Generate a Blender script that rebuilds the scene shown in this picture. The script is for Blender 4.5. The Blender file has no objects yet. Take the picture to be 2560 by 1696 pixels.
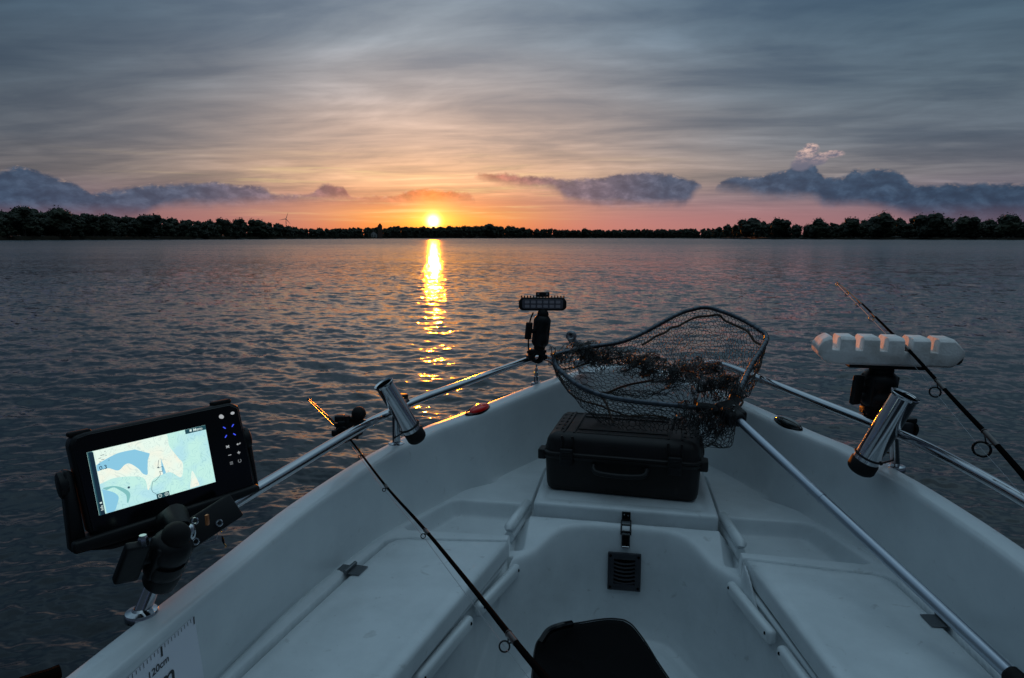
import bpy, bmesh, math, random
import numpy as np
from mathutils import Vector, Matrix, noise as mnoise

S = bpy.context.scene
COL = S.collection
R = math.radians
HC = 1.30                                  # camera height over the water
F, PITCH, YAW = 1699.0, math.atan(254/1699.0), R(9.7)

# ------------------------------------------------------------------ camera
cam = bpy.data.cameras.new('camera'); camo = bpy.data.objects.new('camera', cam); COL.objects.link(camo)
cam.sensor_width = 36; cam.lens = 36*F/2560.0; cam.clip_start = .02; cam.clip_end = 20000
camo.location = (0, 0, HC); camo.rotation_euler = (R(90)-PITCH, 0, YAW)
S.camera = camo

def ray(px, py):
    """direction (x right, y forward, z up) seen at a pixel of the 2560 wide photograph, unit distance along the lens axis"""
    u = (px-1280)/F; v = (py-848)/F
    f = math.cos(PITCH)-v*math.sin(PITCH); d = math.sin(PITCH)+v*math.cos(PITCH)
    fx, fy, rx, ry = -math.sin(YAW), math.cos(YAW), math.cos(YAW), math.sin(YAW)
    return Vector((u*rx+f*fx, u*ry+f*fy, -d))
def at_drop(px, py, h):
    d = ray(px, py); return d*(h/-d.z)+Vector((0, 0, HC))
def at_depth(px, py, z):
    return ray(px, py)*z+Vector((0, 0, HC))

SUN = ray(1083, 553).normalized()
SUN_EL = math.asin(SUN.z); SUN_AZ = math.atan2(SUN.x, SUN.y)

# ------------------------------------------------------------------ world
W = bpy.data.worlds.new('World'); S.world = W; W.use_nodes = True
nt = W.node_tree; nt.nodes.clear()
def N(t, **k):
    n = nt.nodes.new(t)
    for a, b in k.items(): setattr(n, a, b)
    return n
def LK(a, b): nt.links.new(a, b)
def M(op, a, b=None, c=None, clamp=False):
    n = N('ShaderNodeMath', operation=op, use_clamp=clamp)
    for i, v in enumerate((a, b, c)):
        if v is None: continue
        if isinstance(v, (int, float)): n.inputs[i].default_value = v
        else: LK(v, n.inputs[i])
    return n.outputs[0]
def MIX(fac, a, b, mode='MIX'):
    n = N('ShaderNodeMix', data_type='RGBA', blend_type=mode)
    for i, v in ((0, fac), (6, a), (7, b)):
        if isinstance(v, (int, float)): n.inputs[i].default_value = v
        elif isinstance(v, tuple): n.inputs[i].default_value = (*v, 1)
        else: LK(v, n.inputs[i])
    return n.outputs[2]
def RAMP(fac, stops, interp='LINEAR'):
    n = N('ShaderNodeValToRGB'); cr = n.color_ramp; cr.interpolation = interp
    while len(cr.elements) > 1: cr.elements.remove(cr.elements[-1])
    for i, (p, c) in enumerate(stops):
        e = cr.elements[0] if i == 0 else cr.elements.new(p)
        e.position = p; e.color = (*c, 1)
    LK(fac, n.inputs[0]); return n.outputs[0]
def RANGE(v, a, b, c=0.0, d=1.0, smooth=True):
    n = N('ShaderNodeMapRange', interpolation_type='SMOOTHSTEP' if smooth else 'LINEAR')
    LK(v, n.inputs[0]); 
    for i, x in enumerate((a, b, c, d)): n.inputs[i+1].default_value = x
    return n.outputs[0]
def CURVE(fac, pts):
    n = N('ShaderNodeFloatCurve'); cu = n.mapping.curves[0]
    cu.points[0].location = pts[0]; cu.points[1].location = pts[-1]
    for p in pts[1:-1]: cu.points.new(*p)
    for p in cu.points: p.handle_type = 'AUTO_CLAMPED'
    n.mapping.update(); LK(fac, n.inputs['Value']); return n.outputs[0]
def NOISE(vec, scale, detail=5, rough=.55, dist=0.0, dim='3D'):
    n = N('ShaderNodeTexNoise', noise_dimensions=dim); LK(vec, n.inputs['Vector'])
    n.inputs['Scale'].default_value = scale; n.inputs['Detail'].default_value = detail
    n.inputs['Roughness'].default_value = rough; n.inputs['Distortion'].default_value = dist
    return n.outputs[0]
tc = N('ShaderNodeTexCoord'); sep = N('ShaderNodeSeparateXYZ'); LK(tc.outputs['Generated'], sep.inputs[0])
X, Y, Z = sep.outputs
el = M('MULTIPLY', M('ARCSINE', Z), 180/math.pi)                     # elevation in degrees
ROT = Vector((math.sin(-YAW), math.cos(YAW)))
# azimuth measured clockwise from the direction between sun and bow
az0 = -YAW
az = M('MULTIPLY', M('ARCTAN2', M('SUBTRACT', M('MULTIPLY', X, math.cos(az0)), M('MULTIPLY', Y, math.sin(az0))),
                     M('ADD', M('MULTIPLY', X, math.sin(az0)), M('MULTIPLY', Y, math.cos(az0)))), 180/math.pi)
SAZ = math.degrees(SUN_AZ)-math.degrees(az0); SEL = math.degrees(SUN_EL)
daz = M('SUBTRACT', az, SAZ); ada = M('ABSOLUTE', daz)
# the clear glow behind everything
g1 = M('EXPONENT', M('MULTIPLY', M('POWER', M('DIVIDE', ada, RANGE(el, .8, 6.5, 9.5, 16.0)), 2.0), -1.0))
g2 = M('EXPONENT', M('MULTIPLY', M('POWER', M('DIVIDE', ada, 36.0), 2.0), -1.0))
def srgb(*c): return tuple(((x/255+.055)/1.055)**2.4 if x > 10 else x/255/12.92 for x in c)
e01 = M('DIVIDE', el, 90.0, clamp=True)
def stops(*s): return [(a/90, srgb(*c)) for a, c in s]
near = RAMP(e01, stops((0, (255, 104, 36)), (1.0, (255, 146, 54)), (1.9, (255, 172, 92)), (2.7, (248, 158, 108)), (4.5, (252, 196, 150)), (7.5, (224, 190, 168)), (11, (182, 170, 166)), (15, (148, 156, 165)), (20, (128, 145, 160)), (32, (138, 168, 186)), (90, (196, 228, 244))))
mid = RAMP(e01, stops((0, (216, 134, 118)), (1.6, (204, 138, 132)), (3.0, (174, 144, 146)), (4.6, (168, 154, 148)), (7, (134, 139, 147)), (11, (106, 122, 137)), (15, (91, 113, 132)), (20, (84, 111, 133)), (32, (138, 168, 186)), (90, (196, 228, 244))))
far = RAMP(e01, stops((0, (112, 102, 124)), (3.0, (90, 96, 114)), (6, (82, 96, 112)), (10, (80, 98, 112)), (18, (70, 96, 114)), (32, (138, 168, 186)), (90, (196, 228, 244))))
sky = MIX(g2, far, mid); sky = MIX(g1, sky, near)
sky = MIX(1.0, sky, RAMP(RANGE(az, -40, -10), [(0, (.62, .66, .70)), (1, (1, 1, 1))]), 'MULTIPLY')
back = M('MULTIPLY', RANGE(ada, 50, 115), RANGE(el, 78, 22)); sky = MIX(M('MULTIPLY', back, .86), sky, (.02, .03, .045))
# high cloud sheet: streaks on a plane seen in perspective
den = M('ADD', M('MAXIMUM', Z, 0.0), .07)
cmb = N('ShaderNodeCombineXYZ'); LK(M('DIVIDE', X, den), cmb.inputs[0]); LK(M('DIVIDE', Y, den), cmb.inputs[1])
mp = N('ShaderNodeMapping'); LK(cmb.outputs[0], mp.inputs[0]); mp.inputs['Rotation'].default_value = (0, 0, R(14)); mp.inputs['Scale'].default_value = (.62, 1.1, 1)
n1 = NOISE(mp.outputs[0], .95, 6, .56, .7); n2 = NOISE(mp.outputs[0], 3.0, 6, .55, .9)
mp2 = N('ShaderNodeMapping'); LK(cmb.outputs[0], mp2.inputs[0]); mp2.inputs['Rotation'].default_value = (0, 0, R(-9)); mp2.inputs['Scale'].default_value = (.45, 1.7, 1); mp2.inputs['Location'].default_value = (3.1, 1.7, 0)
n3 = NOISE(mp2.outputs[0], 1.9, 6, .54, .4)
sheet = M('ADD', M('ADD', M('MULTIPLY', n1, .60), M('MULTIPLY', n2, .17)), M('MULTIPLY', n3, .23))
sh = RANGE(sheet, .36, .64, 0, 1, False)
lift = RAMP(sh, [(0, (.60, .65, .72)), (.3, (.77, .80, .85)), (.5, (.96, .96, .97)), (.72, (1.15, 1.14, 1.13)), (1, (1.46, 1.43, 1.40))])
lowfade = RANGE(el, .8, 4.5)
sky = MIX(M('MULTIPLY', lowfade, .95), sky, MIX(1.0, sky, lift, 'MULTIPLY'))
# thin bright streaks close above the sun
mp3 = N('ShaderNodeMapping'); cz = N('ShaderNodeCombineXYZ'); LK(M('MULTIPLY', az, .05), cz.inputs[0]); LK(M('MULTIPLY', el, 1.1), cz.inputs[1])
LK(cz.outputs[0], mp3.inputs[0])
n4 = NOISE(mp3.outputs[0], 1.7, 6, .6, .4)
streak = M('MULTIPLY', RANGE(n4, .5, .72), M('MULTIPLY', g1, M('MULTIPLY', RANGE(el, .6, 2.0), RANGE(el, 7.5, 3.5))))
sky = MIX(M('MULTIPLY', streak, .8), sky, srgb(255, 228, 160))
# cumulus banks low over the far shore: top and bottom outline over azimuth, edges broken up by noise
cc = N('ShaderNodeCombineXYZ'); LK(az, cc.inputs[0]); LK(M('MULTIPLY', el, 1.6), cc.inputs[1])
w1 = M('SUBTRACT', NOISE(cc.outputs[0], .55, 7, .62, .2), .5); w2 = M('SUBTRACT', NOISE(cc.outputs[0], 1.9, 6, .6), .5)
wob = M('ADD', M('MULTIPLY', w1, 1.5), M('MULTIPLY', w2, .45))
def azel(px, py):
    d = ray(px, py); return math.degrees(math.atan2(d.x, d.y))-math.degrees(az0), math.degrees(math.atan2(d.z, math.hypot(d.x, d.y)))
def CUR(pts):
    q = [(0, (azel(*pts[0])[1]+5)/15)]
    for p in pts:
        a, e = azel(*p); q.append(((a+50)/100, (e+5)/15))
    q.append((1, q[-1][1])); q = [(min(1, max(0, a)), min(1, max(0, b))) for a, b in q]
    return M('SUBTRACT', M('MULTIPLY', CURVE(M('MULTIPLY', M('ADD', az, 50.0), .01, clamp=True), q), 15.0), 5.0)
H0 = 640                                                              # far under the horizon: no cloud
def bank(top, bot, soft=.28, wk=1.0):
    t = CUR(top); b = CUR(bot)
    wv = M('MULTIPLY', wob, wk)
    dt = M('ADD', M('SUBTRACT', t, el), wv); db = M('SUBTRACT', M('SUBTRACT', el, b), M('MULTIPLY', wv, .7))
    return M('MULTIPLY', RANGE(dt, 0, soft), RANGE(db, 0, soft*3.4)), dt, t
left, ldt, lt = bank([(-60, 430), (0, 424), (50, 412), (110, 428), (205, 458), (225, 478), (300, 468), (380, 458), (560, 454), (640, 462), (700, 482), (775, 480), (812, 456), (856, 460), (885, 488), (960, 486), (1090, 470), (1180, 484), (1215, 545)],
                     [(0, 610), (200, 600), (330, 572), (450, 530), (560, 530), (640, 522), (850, 516), (960, 520), (1100, 520), (1190, 514)], .34, .62)
right, rdt, rt = bank([(1170, 520), (1190, 428), (1240, 428), (1300, 434), (1380, 440), (1478, 444), (1560, 428), (1640, 428), (1690, 436), (1752, 456), (1772, 500), (1790, 462), (1845, 438), (1900, 434), (1965, 424), (2000, 405), (2040, 408), (2062, 438), (2100, 437), (2145, 423), (2245, 425), (2290, 455), (2390, 457), (2480, 452), (2560, 455)],
                      [(1170, 452), (1200, 460), (1260, 478), (1390, 494), (1420, 516), (1503, 527), (1700, 528), (1772, 480), (1790, 488), (1850, 496), (1920, 508), (2030, 510), (2063, 530), (2172, 532), (2300, 570), (2560, 610)], .34, .60)
ccol = RAMP(M('DIVIDE', ada, 45.0, clamp=True), [(0, srgb(232, 120, 72)), (.1, srgb(186, 116, 98)), (.24, srgb(122, 106, 120)), (.42, srgb(74, 86, 110)), (.7, srgb(52, 74, 100)), (1, srgb(44, 66, 90))])
ccol = MIX(M('MULTIPLY', RANGE(NOISE(cc.outputs[0], .9, 5, .6), .38, .66), .7), ccol, MIX(1.0, ccol, (1.42, 1.38, 1.32), 'MULTIPLY'))
ccs = N('ShaderNodeVectorMath'); LK(cc.outputs[0], ccs.inputs[0]); ccs.inputs[1].default_value = (.35, .55, 0)
bil = M('SUBTRACT', NOISE(cc.outputs[0], .62, 6, .6, .3), NOISE(ccs.outputs[0], .62, 6, .6, .3))
ccol = MIX(1.0, ccol, RAMP(RANGE(bil, -.16, .18, 0, 1, False), [(0, (.68, .74, .80)), (.45, (.86, .92, .96)), (1, (1.38, 1.34, 1.30))]), 'MULTIPLY')
ccol = MIX(M('MULTIPLY', RANGE(el, 2.6, .8), .45), ccol, MIX(g2, srgb(88, 92, 118), srgb(214, 134, 112)))
rim = M('ADD', M('MULTIPLY', g2, .55), .25)
for msk, dd in ((left, ldt), (right, rdt)):
    edge = M('MULTIPLY', M('SUBTRACT', 1.0, RANGE(dd, .05, .5)), M('MULTIPLY', rim, RANGE(w2, -.02, .2)))
    sky = MIX(M('MULTIPLY', msk, .95), sky, MIX(edge, ccol, srgb(245, 205, 175)))
# the pale tower of cloud that still catches the sun
ta, te = azel(2012, 392)
def blob(px, py, ra, re):
    a, e = azel(px, py)
    return M('SUBTRACT', 1.0, M('SQRT', M('ADD', M('POWER', M('DIVIDE', M('SUBTRACT', az, a), ra), 2.0), M('POWER', M('DIVIDE', M('SUBTRACT', el, e), re), 2.0))))
tw = M('MAXIMUM', M('MAXIMUM', blob(2026, 374, .62, .5), blob(2008, 396, .62, .8)), M('MAXIMUM', blob(2046, 398, .75, .5), M('MAXIMUM', blob(2082, 386, .85, .28), blob(2002, 412, .8, .55))))
twm = RANGE(M('ADD', tw, M('MULTIPLY', wob, .5)), -.12, .35)
sky = MIX(M('MULTIPLY', twm, .95), sky, MIX(M('MULTIPLY', RANGE(w2, -.15, .15), RANGE(el, 5.3, 6.6)), srgb(112, 112, 130), srgb(232, 196, 184)))
# sun and its aureole
vs = N('ShaderNodeVectorMath', operation='DOT_PRODUCT'); LK(tc.outputs['Generated'], vs.inputs[0]); vs.inputs[1].default_value = SUN
ang = M('MULTIPLY', M('ARCCOSINE', M('MINIMUM', vs.outputs['Value'], .9999999)), 180/math.pi)
def G(w, k): return M('MULTIPLY', M('EXPONENT', M('MULTIPLY', M('POWER', M('DIVIDE', ang, w), 2.0), -1.0)), k)
flat = M('SQRT', M('ADD', M('POWER', M('DIVIDE', daz, 2.6), 2.0), M('POWER', M('DIVIDE', M('SUBTRACT', el, SEL), .55), 2.0)))
gflat = M('MULTIPLY', M('EXPONENT', M('MULTIPLY', flat, -1.0)), 1.1)
glow = N('ShaderNodeVectorMath', operation='SCALE'); glow.inputs[0].default_value = (1.0, .37, .03); LK(M('ADD', G(1.7, 1.1), gflat), glow.inputs['Scale'])
core = N('ShaderNodeVectorMath', operation='SCALE'); core.inputs[0].default_value = (1.0, .66, .16); LK(G(.42, 14), core.inputs['Scale'])
halo = N('ShaderNodeVectorMath', operation='SCALE'); halo.inputs[0].default_value = (1.0, .5, .16); LK(G(4.5, .10), halo.inputs['Scale'])
ad = N('ShaderNodeVectorMath'); LK(glow.outputs[0], ad.inputs[0]); LK(core.outputs[0], ad.inputs[1])
ad2 = N('ShaderNodeVectorMath'); LK(ad.outputs[0], ad2.inputs[0]); LK(halo.outputs[0], ad2.inputs[1])
ad3 = N('ShaderNodeVectorMath'); LK(ad2.outputs[0], ad3.inputs[0]); LK(sky, ad3.inputs[1])
# physical twilight sky under the clouds
nis = N('ShaderNodeTexSky', sky_type='NISHITA'); nis.sun_disc = False; nis.sun_elevation = SUN_EL; nis.sun_rotation = SUN_AZ
nis.air_density = 1.2; nis.dust_density = 2.0
bgn = N('ShaderNodeBackground'); LK(MIX(1.0, nis.outputs[0], (.08, .10, .15), 'MULTIPLY'), bgn.inputs[0]); bgn.inputs[1].default_value = .05
bgc = N('ShaderNodeBackground'); LK(ad3.outputs[0], bgc.inputs[0]); bgc.inputs[1].default_value = .92
add = N('ShaderNodeAddShader'); LK(bgn.outputs[0], add.inputs[0]); LK(bgc.outputs[0], add.inputs[1])
wo = N('ShaderNodeOutputWorld'); LK(add.outputs[0], wo.inputs[0])
W.cycles.sampling_method = 'MANUAL'; W.cycles.sample_map_resolution = 2048

# ------------------------------------------------------------------ sun, exposure
sl = bpy.data.lights.new('sun', 'SUN'); slo = bpy.data.objects.new('sun', sl); COL.objects.link(slo)
sl.energy = 2.0; sl.angle = R(.5); sl.color = (1.0, .25, .003)
slo.rotation_euler = Vector(SUN).to_track_quat('Z', 'Y').to_euler(); slo.location = (0, 40, 30)
S.view_settings.view_transform = 'Standard'; S.view_settings.look = 'None'; S.view_settings.exposure = 0; S.view_settings.gamma = 1

# ------------------------------------------------------------------ materials
def mat(name, col, rough=.5, metal=0.0, coat=0.0, noise=None, bump=None, emit=None, alpha=None, spec=.5, stain=0):
    m = bpy.data.materials.new(name); m.use_nodes = True; t = m.node_tree; b = t.nodes['Principled BSDF']
    b.inputs['Base Color'].default_value = (*col, 1); b.inputs['Roughness'].default_value = rough
    b.inputs['Metallic'].default_value = metal; b.inputs['Coat Weight'].default_value = coat; b.inputs['Coat Roughness'].default_value = .12
    b.inputs['Specular IOR Level'].default_value = spec
    if noise or bump: co = t.nodes.new('ShaderNodeTexCoord')
    if noise:                                   # (scale, darker colour, amount, roughness swing)
        n = t.nodes.new('ShaderNodeTexNoise'); n.inputs['Scale'].default_value = noise[0]; n.inputs['Detail'].default_value = 8; n.inputs['Roughness'].default_value = .65
        t.links.new(co.outputs['Object'], n.inputs['Vector'])
        r = t.nodes.new('ShaderNodeValToRGB'); r.color_ramp.elements[0].position = .38; r.color_ramp.elements[1].position = .38+noise[2]
        r.color_ramp.elements[0].color = (*noise[1], 1); r.color_ramp.elements[1].color = (*col, 1)
        t.links.new(n.outputs[0], r.inputs[0]); t.links.new(r.outputs[0], b.inputs['Base Color'])
        mr = t.nodes.new('ShaderNodeMapRange'); mr.inputs[3].default_value = rough*(1-noise[3]); mr.inputs[4].default_value = min(1, rough*(1+noise[3]))
        t.links.new(n.outputs[0], mr.inputs[0]); t.links.new(mr.outputs[0], b.inputs['Roughness'])
    if stain:                                   # sparse scuffs and specks
        cur = b.inputs['Base Color'].links[0].from_socket
        for sc_, lo, hi, k_ in ((3.2, .56, .70, stain), (26, .66, .74, stain*1.6), (150, .70, .76, stain*3)):
            n = t.nodes.new('ShaderNodeTexNoise'); n.inputs['Scale'].default_value = sc_; n.inputs['Detail'].default_value = 6; n.inputs['Distortion'].default_value = .6
            t.links.new(co.outputs['Object'], n.inputs['Vector']); mr = t.nodes.new('ShaderNodeMapRange'); mr.inputs[1].default_value = lo; mr.inputs[2].default_value = hi; mr.inputs[4].default_value = k_
            t.links.new(n.outputs[0], mr.inputs[0]); mx = t.nodes.new('ShaderNodeMix'); mx.data_type = 'RGBA'; t.links.new(mr.outputs[0], mx.inputs[0]); t.links.new(cur, mx.inputs[6]); mx.inputs[7].default_value = (.12, .11, .095, 1); cur = mx.outputs[2]
        t.links.new(cur, b.inputs['Base Color'])
    if bump:
        n = t.nodes.new('ShaderNodeTexNoise'); n.inputs['Scale'].default_value = bump[0]; n.inputs['Detail'].default_value = 4
        t.links.new(co.outputs['Object'], n.inputs['Vector'])
        bp = t.nodes.new('ShaderNodeBump'); bp.inputs['Strength'].default_value = bump[1]; bp.inputs['Distance'].default_value = bump[2]
        t.links.new(n.outputs[0], bp.inputs['Height']); t.links.new(bp.outputs[0], b.inputs['Normal'])
    if emit:
        b.inputs['Emission Color'].default_value = (*emit[0], 1); b.inputs['Emission Strength'].default_value = emit[1]
    return m
GEL = mat('gelcoat', (.68, .72, .735), .30, coat=.35, noise=(5.0, (.62, .66, .68), .22, .25), stain=.10, bump=(420, .05, .0006))
GELR = mat('gelcoat_textured', (.65, .69, .71), .42, coat=.15, noise=(9.0, (.58, .62, .64), .25, .2), stain=.16, bump=(900, .25, .0006))
HULL = mat('hull_paint', (.55, .58, .60), .35, coat=.3)
STEEL = mat('polished_steel', (.58, .59, .61), .12, metal=1, noise=(7, (.5, .51, .53), .3, .15))
HNG = mat('dull_hinge_steel', (.16, .17, .18), .35, metal=.9)
GALV = mat('galvanised_steel', (.42, .44, .47), .38, metal=.9, noise=(26, (.25, .26, .28), .3, .3))
ALU = mat('anodised_aluminium', (.42, .46, .52), .30, metal=.95, noise=(6, (.38, .42, .48), .3, .1))
HOOP = mat('worn_hoop_tube', (.12, .14, .165), .36, metal=.9, noise=(20, (.06, .07, .085), .3, .2))
BLK = mat('black_plastic', (.007, .007, .008), .50, spec=.28, noise=(40, (.008, .008, .009), .3, .25), bump=(500, .2, .0004))
BLKG = mat('black_gloss', (.004, .004, .005), .14, spec=.35)
RUB = mat('black_rubber', (.008, .007, .007), .7, spec=.25)
CASE = mat('case_plastic', (.011, .0085, .0085), .46, spec=.3, noise=(14, (.007, .0055, .0055), .3, .3), stain=.05, bump=(700, .35, .0004))
FAB = mat('black_fabric', (.0025, .0025, .003), .9, spec=.12, bump=(300, .5, .001))
NETM = mat('net_twine', (.014, .012, .012), .6)
CORD = mat('brown_cord', (.055, .032, .020), .8, bump=(600, .6, .001))
FOAM = mat('worn_foam', (.86, .82, .80), .8, noise=(13, (.62, .57, .54), .2, .1), bump=(160, .7, .002))
FOAMD = mat('dirty_foam', (.16, .13, .11), .85, noise=(30, (.07, .055, .045), .3, .1), bump=(160, .7, .002))
CARB = mat('rod_blank', (.004, .0035, .0035), .6, spec=.03)
CARB.node_tree.nodes['Principled BSDF'].inputs['IOR'].default_value = 1.12
LINE = mat('fishing_line', (.35, .36, .38), .3)
GLASSD = mat('lamp_lens', (.10, .09, .11), .12, coat=.5)
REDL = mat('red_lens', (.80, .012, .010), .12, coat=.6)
DARKL = mat('dark_lens', (.010, .014, .014), .1, coat=.6)
STK = mat('sticker_vinyl', (.80, .80, .86), .35)
INK = mat('black_ink', (.015, .015, .017), .5)
GREY = mat('grey_plastic', (.020, .021, .028), .5)
TIP = mat('rod_tip_sunlit', (.10, .045, .022), .3, coat=.3)  # sunlight on the rod tips put into a browner, lighter colour than the blank

# ------------------------------------------------------------------ mesh helpers
WL = {}
def wloc(o):
    v = Vector((0, 0, 0))
    while o is not None: v += Vector(o.location); o = o.parent
    return v
def tag(o, label=None, cat=None, group=None, kind=None):
    for k, v in (('label', label), ('category', cat), ('group', group), ('kind', kind)):
        if v: o[k] = v
    return o
def thing(name, label, cat, loc=(0, 0, 0), group=None):
    o = bpy.data.objects.new(name, None); COL.objects.link(o); o.location = loc; o.empty_display_size = .05
    return tag(o, label, cat, group)
class MB:
    def __init__(s): s.v = []; s.f = []; s.m = []; s.sm = []
    def add(s, verts, faces, mi=0, smooth=True):
        b = len(s.v); s.v += [tuple(v) for v in verts]
        for f in faces: s.f.append([b+i for i in f]); s.m.append(mi); s.sm.append(smooth)
        return s
    def tube(s, pts, r, n=12, cap=True, mi=0):
        pts = [Vector(p) for p in pts]; rs = r if isinstance(r, (list, tuple)) else [r]*len(pts)
        vs = []; up = None
        for i, p in enumerate(pts):
            t = (pts[min(i+1, len(pts)-1)]-pts[max(i-1, 0)]).normalized()
            if up is None:
                up = Vector((0, 0, 1)) if abs(t.z) < .9 else Vector((1, 0, 0))
            a = t.cross(up).normalized(); up = a.cross(t).normalized()
            for k in range(n):
                q = 2*math.pi*k/n; vs.append(p+(a*math.cos(q)+up*math.sin(q))*rs[i])
        fs = [[i*n+k, i*n+(k+1) % n, (i+1)*n+(k+1) % n, (i+1)*n+k] for i in range(len(pts)-1) for k in range(n)]
        s.add(vs, fs, mi)
        if cap:
            s.add(vs[:n], [list(range(n))], mi, False); s.add(vs[-n:], [list(range(n))[::-1]], mi, False)
        return s
    def cyl(s, a, b, ra, rb=None, n=20, cap=True, mi=0): return s.tube([a, b], [ra, ra if rb is None else rb], n, cap, mi)
    def lathe(s, prof, o, ax, n=28, mi=0):
        """prof: (radius, distance along axis)"""
        ax = Vector(ax).normalized(); o = Vector(o); u = ax.cross(Vector((.13, .27, .95))).normalized(); w = ax.cross(u)
        vs = [o+ax*h+(u*math.cos(2*math.pi*k/n)+w*math.sin(2*math.pi*k/n))*r for r, h in prof for k in range(n)]
        s.add(vs, [[i*n+k, i*n+(k+1) % n, (i+1)*n+(k+1) % n, (i+1)*n+k] for i in range(len(prof)-1) for k in range(n)], mi); return s
    def box(s, c, ax, ay, az_, sx, sy, sz, bev=0.0, seg=2, mi=0, taper=1.0):
        """box centred at c with half sizes sx, sy, sz along the unit axes; bevelled"""
        bm = bmesh.new(); bmesh.ops.create_cube(bm, size=2)
        for v in bm.verts:
            k = taper if v.co.z > 0 else 1.0
            v.co = Vector((v.co.x*sx*k, v.co.y*sy*k, v.co.z*sz))
        if bev: bmesh.ops.bevel(bm, geom=bm.edges[:], offset=bev, segments=seg, profile=.5, affect='EDGES')
        A = Matrix((ax, ay, az_)).transposed()
        s.bm(bm, A.to_4x4(), Vector(c), mi); return s
    def bm(s, bm, mtx, c, mi=0, smooth=True):
        bm.verts.ensure_lookup_table(); bm.normal_update()
        s.add([mtx @ v.co+c for v in bm.verts], [[v.index for v in f.verts] for f in bm.faces], mi, smooth); bm.free()
    def prism(s, poly, o, ax, ay, n, h0, h1, bev=0.0, seg=2, mi=0):
        """polygon in the (ax, ay) plane at o, extruded along n from h0 to h1"""
        bm = bmesh.new()
        a = [bm.verts.new((x, y, h0)) for x, y in poly]; b = [bm.verts.new((x, y, h1)) for x, y in poly]
        L = len(poly); bm.faces.new(a[::-1]); bm.faces.new(b)
        for i in range(L): bm.faces.new((a[i], a[(i+1) % L], b[(i+1) % L], b[i]))
        bmesh.ops.recalc_face_normals(bm, faces=bm.faces[:])
        if bev: bmesh.ops.bevel(bm, geom=[e for e in bm.edges], offset=bev, segments=seg, profile=.5, affect='EDGES')
        s.bm(bm, Matrix((ax, ay, n)).transposed().to_4x4(), Vector(o), mi); return s
    def ball(s, c, r, n=16, sc=(1, 1, 1), mi=0):
        bm = bmesh.new(); bmesh.ops.create_uvsphere(bm, u_segments=n, v_segments=n//2, radius=r)
        for v in bm.verts: v.co = Vector((v.co.x*sc[0], v.co.y*sc[1], v.co.z*sc[2]))
        s.bm(bm, Matrix.Identity(4), Vector(c), mi); return s
    def ring(s, c, nrm, R0, r0, n=24, k=8, sq=1.0, ax=None, mi=0):
        nrm = Vector(nrm).normalized(); u = (Vector(ax) if ax else nrm.cross(Vector((.1, .2, .97)))).normalized(); w = nrm.cross(u)
        pts = [Vector(c)+(u*math.cos(2*math.pi*i/n)+w*math.sin(2*math.pi*i/n)*sq)*R0 for i in range(n)]
        vs = []
        for i, p in enumerate(pts):
            o = (p-Vector(c)).normalized()
            for j in range(k): q = 2*math.pi*j/k; vs.append(p+(o*math.cos(q)+nrm*math.sin(q))*r0)
        s.add(vs, [[i*k+j, i*k+(j+1) % k, ((i+1) % n)*k+(j+1) % k, ((i+1) % n)*k+j] for i in range(n) for j in range(k)], mi); return s
    def obj(s, name, mats, parent=None, loc=None, sharp=35):
        mats = mats if isinstance(mats, (list, tuple)) else [mats]
        me = bpy.data.meshes.new(name); off = wloc(parent) if parent else Vector(loc or (0, 0, 0))
        vs = np.array(s.v, float)-np.array(off)
        me.from_pydata(vs.tolist(), [], s.f); me.polygons.foreach_set('material_index', s.m); me.polygons.foreach_set('use_smooth', s.sm)
        for m in mats: me.materials.append(m)
        me.update()
        if sharp and any(s.sm):
            try: me.set_sharp_from_angle(angle=R(sharp))
            except Exception: pass
        o = bpy.data.objects.new(name, me); COL.objects.link(o)
        if parent: o.parent = parent
        else: o.location = off
        return o
def frame(z, hint=(0, 0, 1)):
    z = Vector(z).normalized(); x = Vector(hint).cross(z).normalized(); return x, z.cross(x), z
def arc_pts(pts, n=8):
    """smooth polyline through points (Catmull-Rom)"""
    P = [Vector(p) for p in pts]; P = [2*P[0]-P[1]]+P+[2*P[-1]-P[-2]]; o = []
    for i in range(1, len(P)-2):
        for k in range(n):
            t = k/n; a, b, c, d = P[i-1:i+3]
            o.append(.5*((2*b)+(c-a)*t+(2*a-5*b+4*c-d)*t*t+(3*b-a-3*c+d)*t**3))
    return o+[P[-2]]
def textmesh(body, size):
    cu = bpy.data.curves.new('t', 'FONT'); cu.body = body; cu.size = size; cu.align_x = 'LEFT'; cu.offset = size*.012
    o = bpy.data.objects.new('t', cu); me = bpy.data.meshes.new_from_object(o)
    v = [tuple(x.co) for x in me.vertices]; f = [list(p.vertices) for p in me.polygons]
    bpy.data.objects.remove(o); bpy.data.meshes.remove(me); bpy.data.curves.remove(cu)
    return v, f
def d2(*a): return Vector((a[0], a[1], HC-a[2]))         # x, y, drop below the lens -> world point

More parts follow.
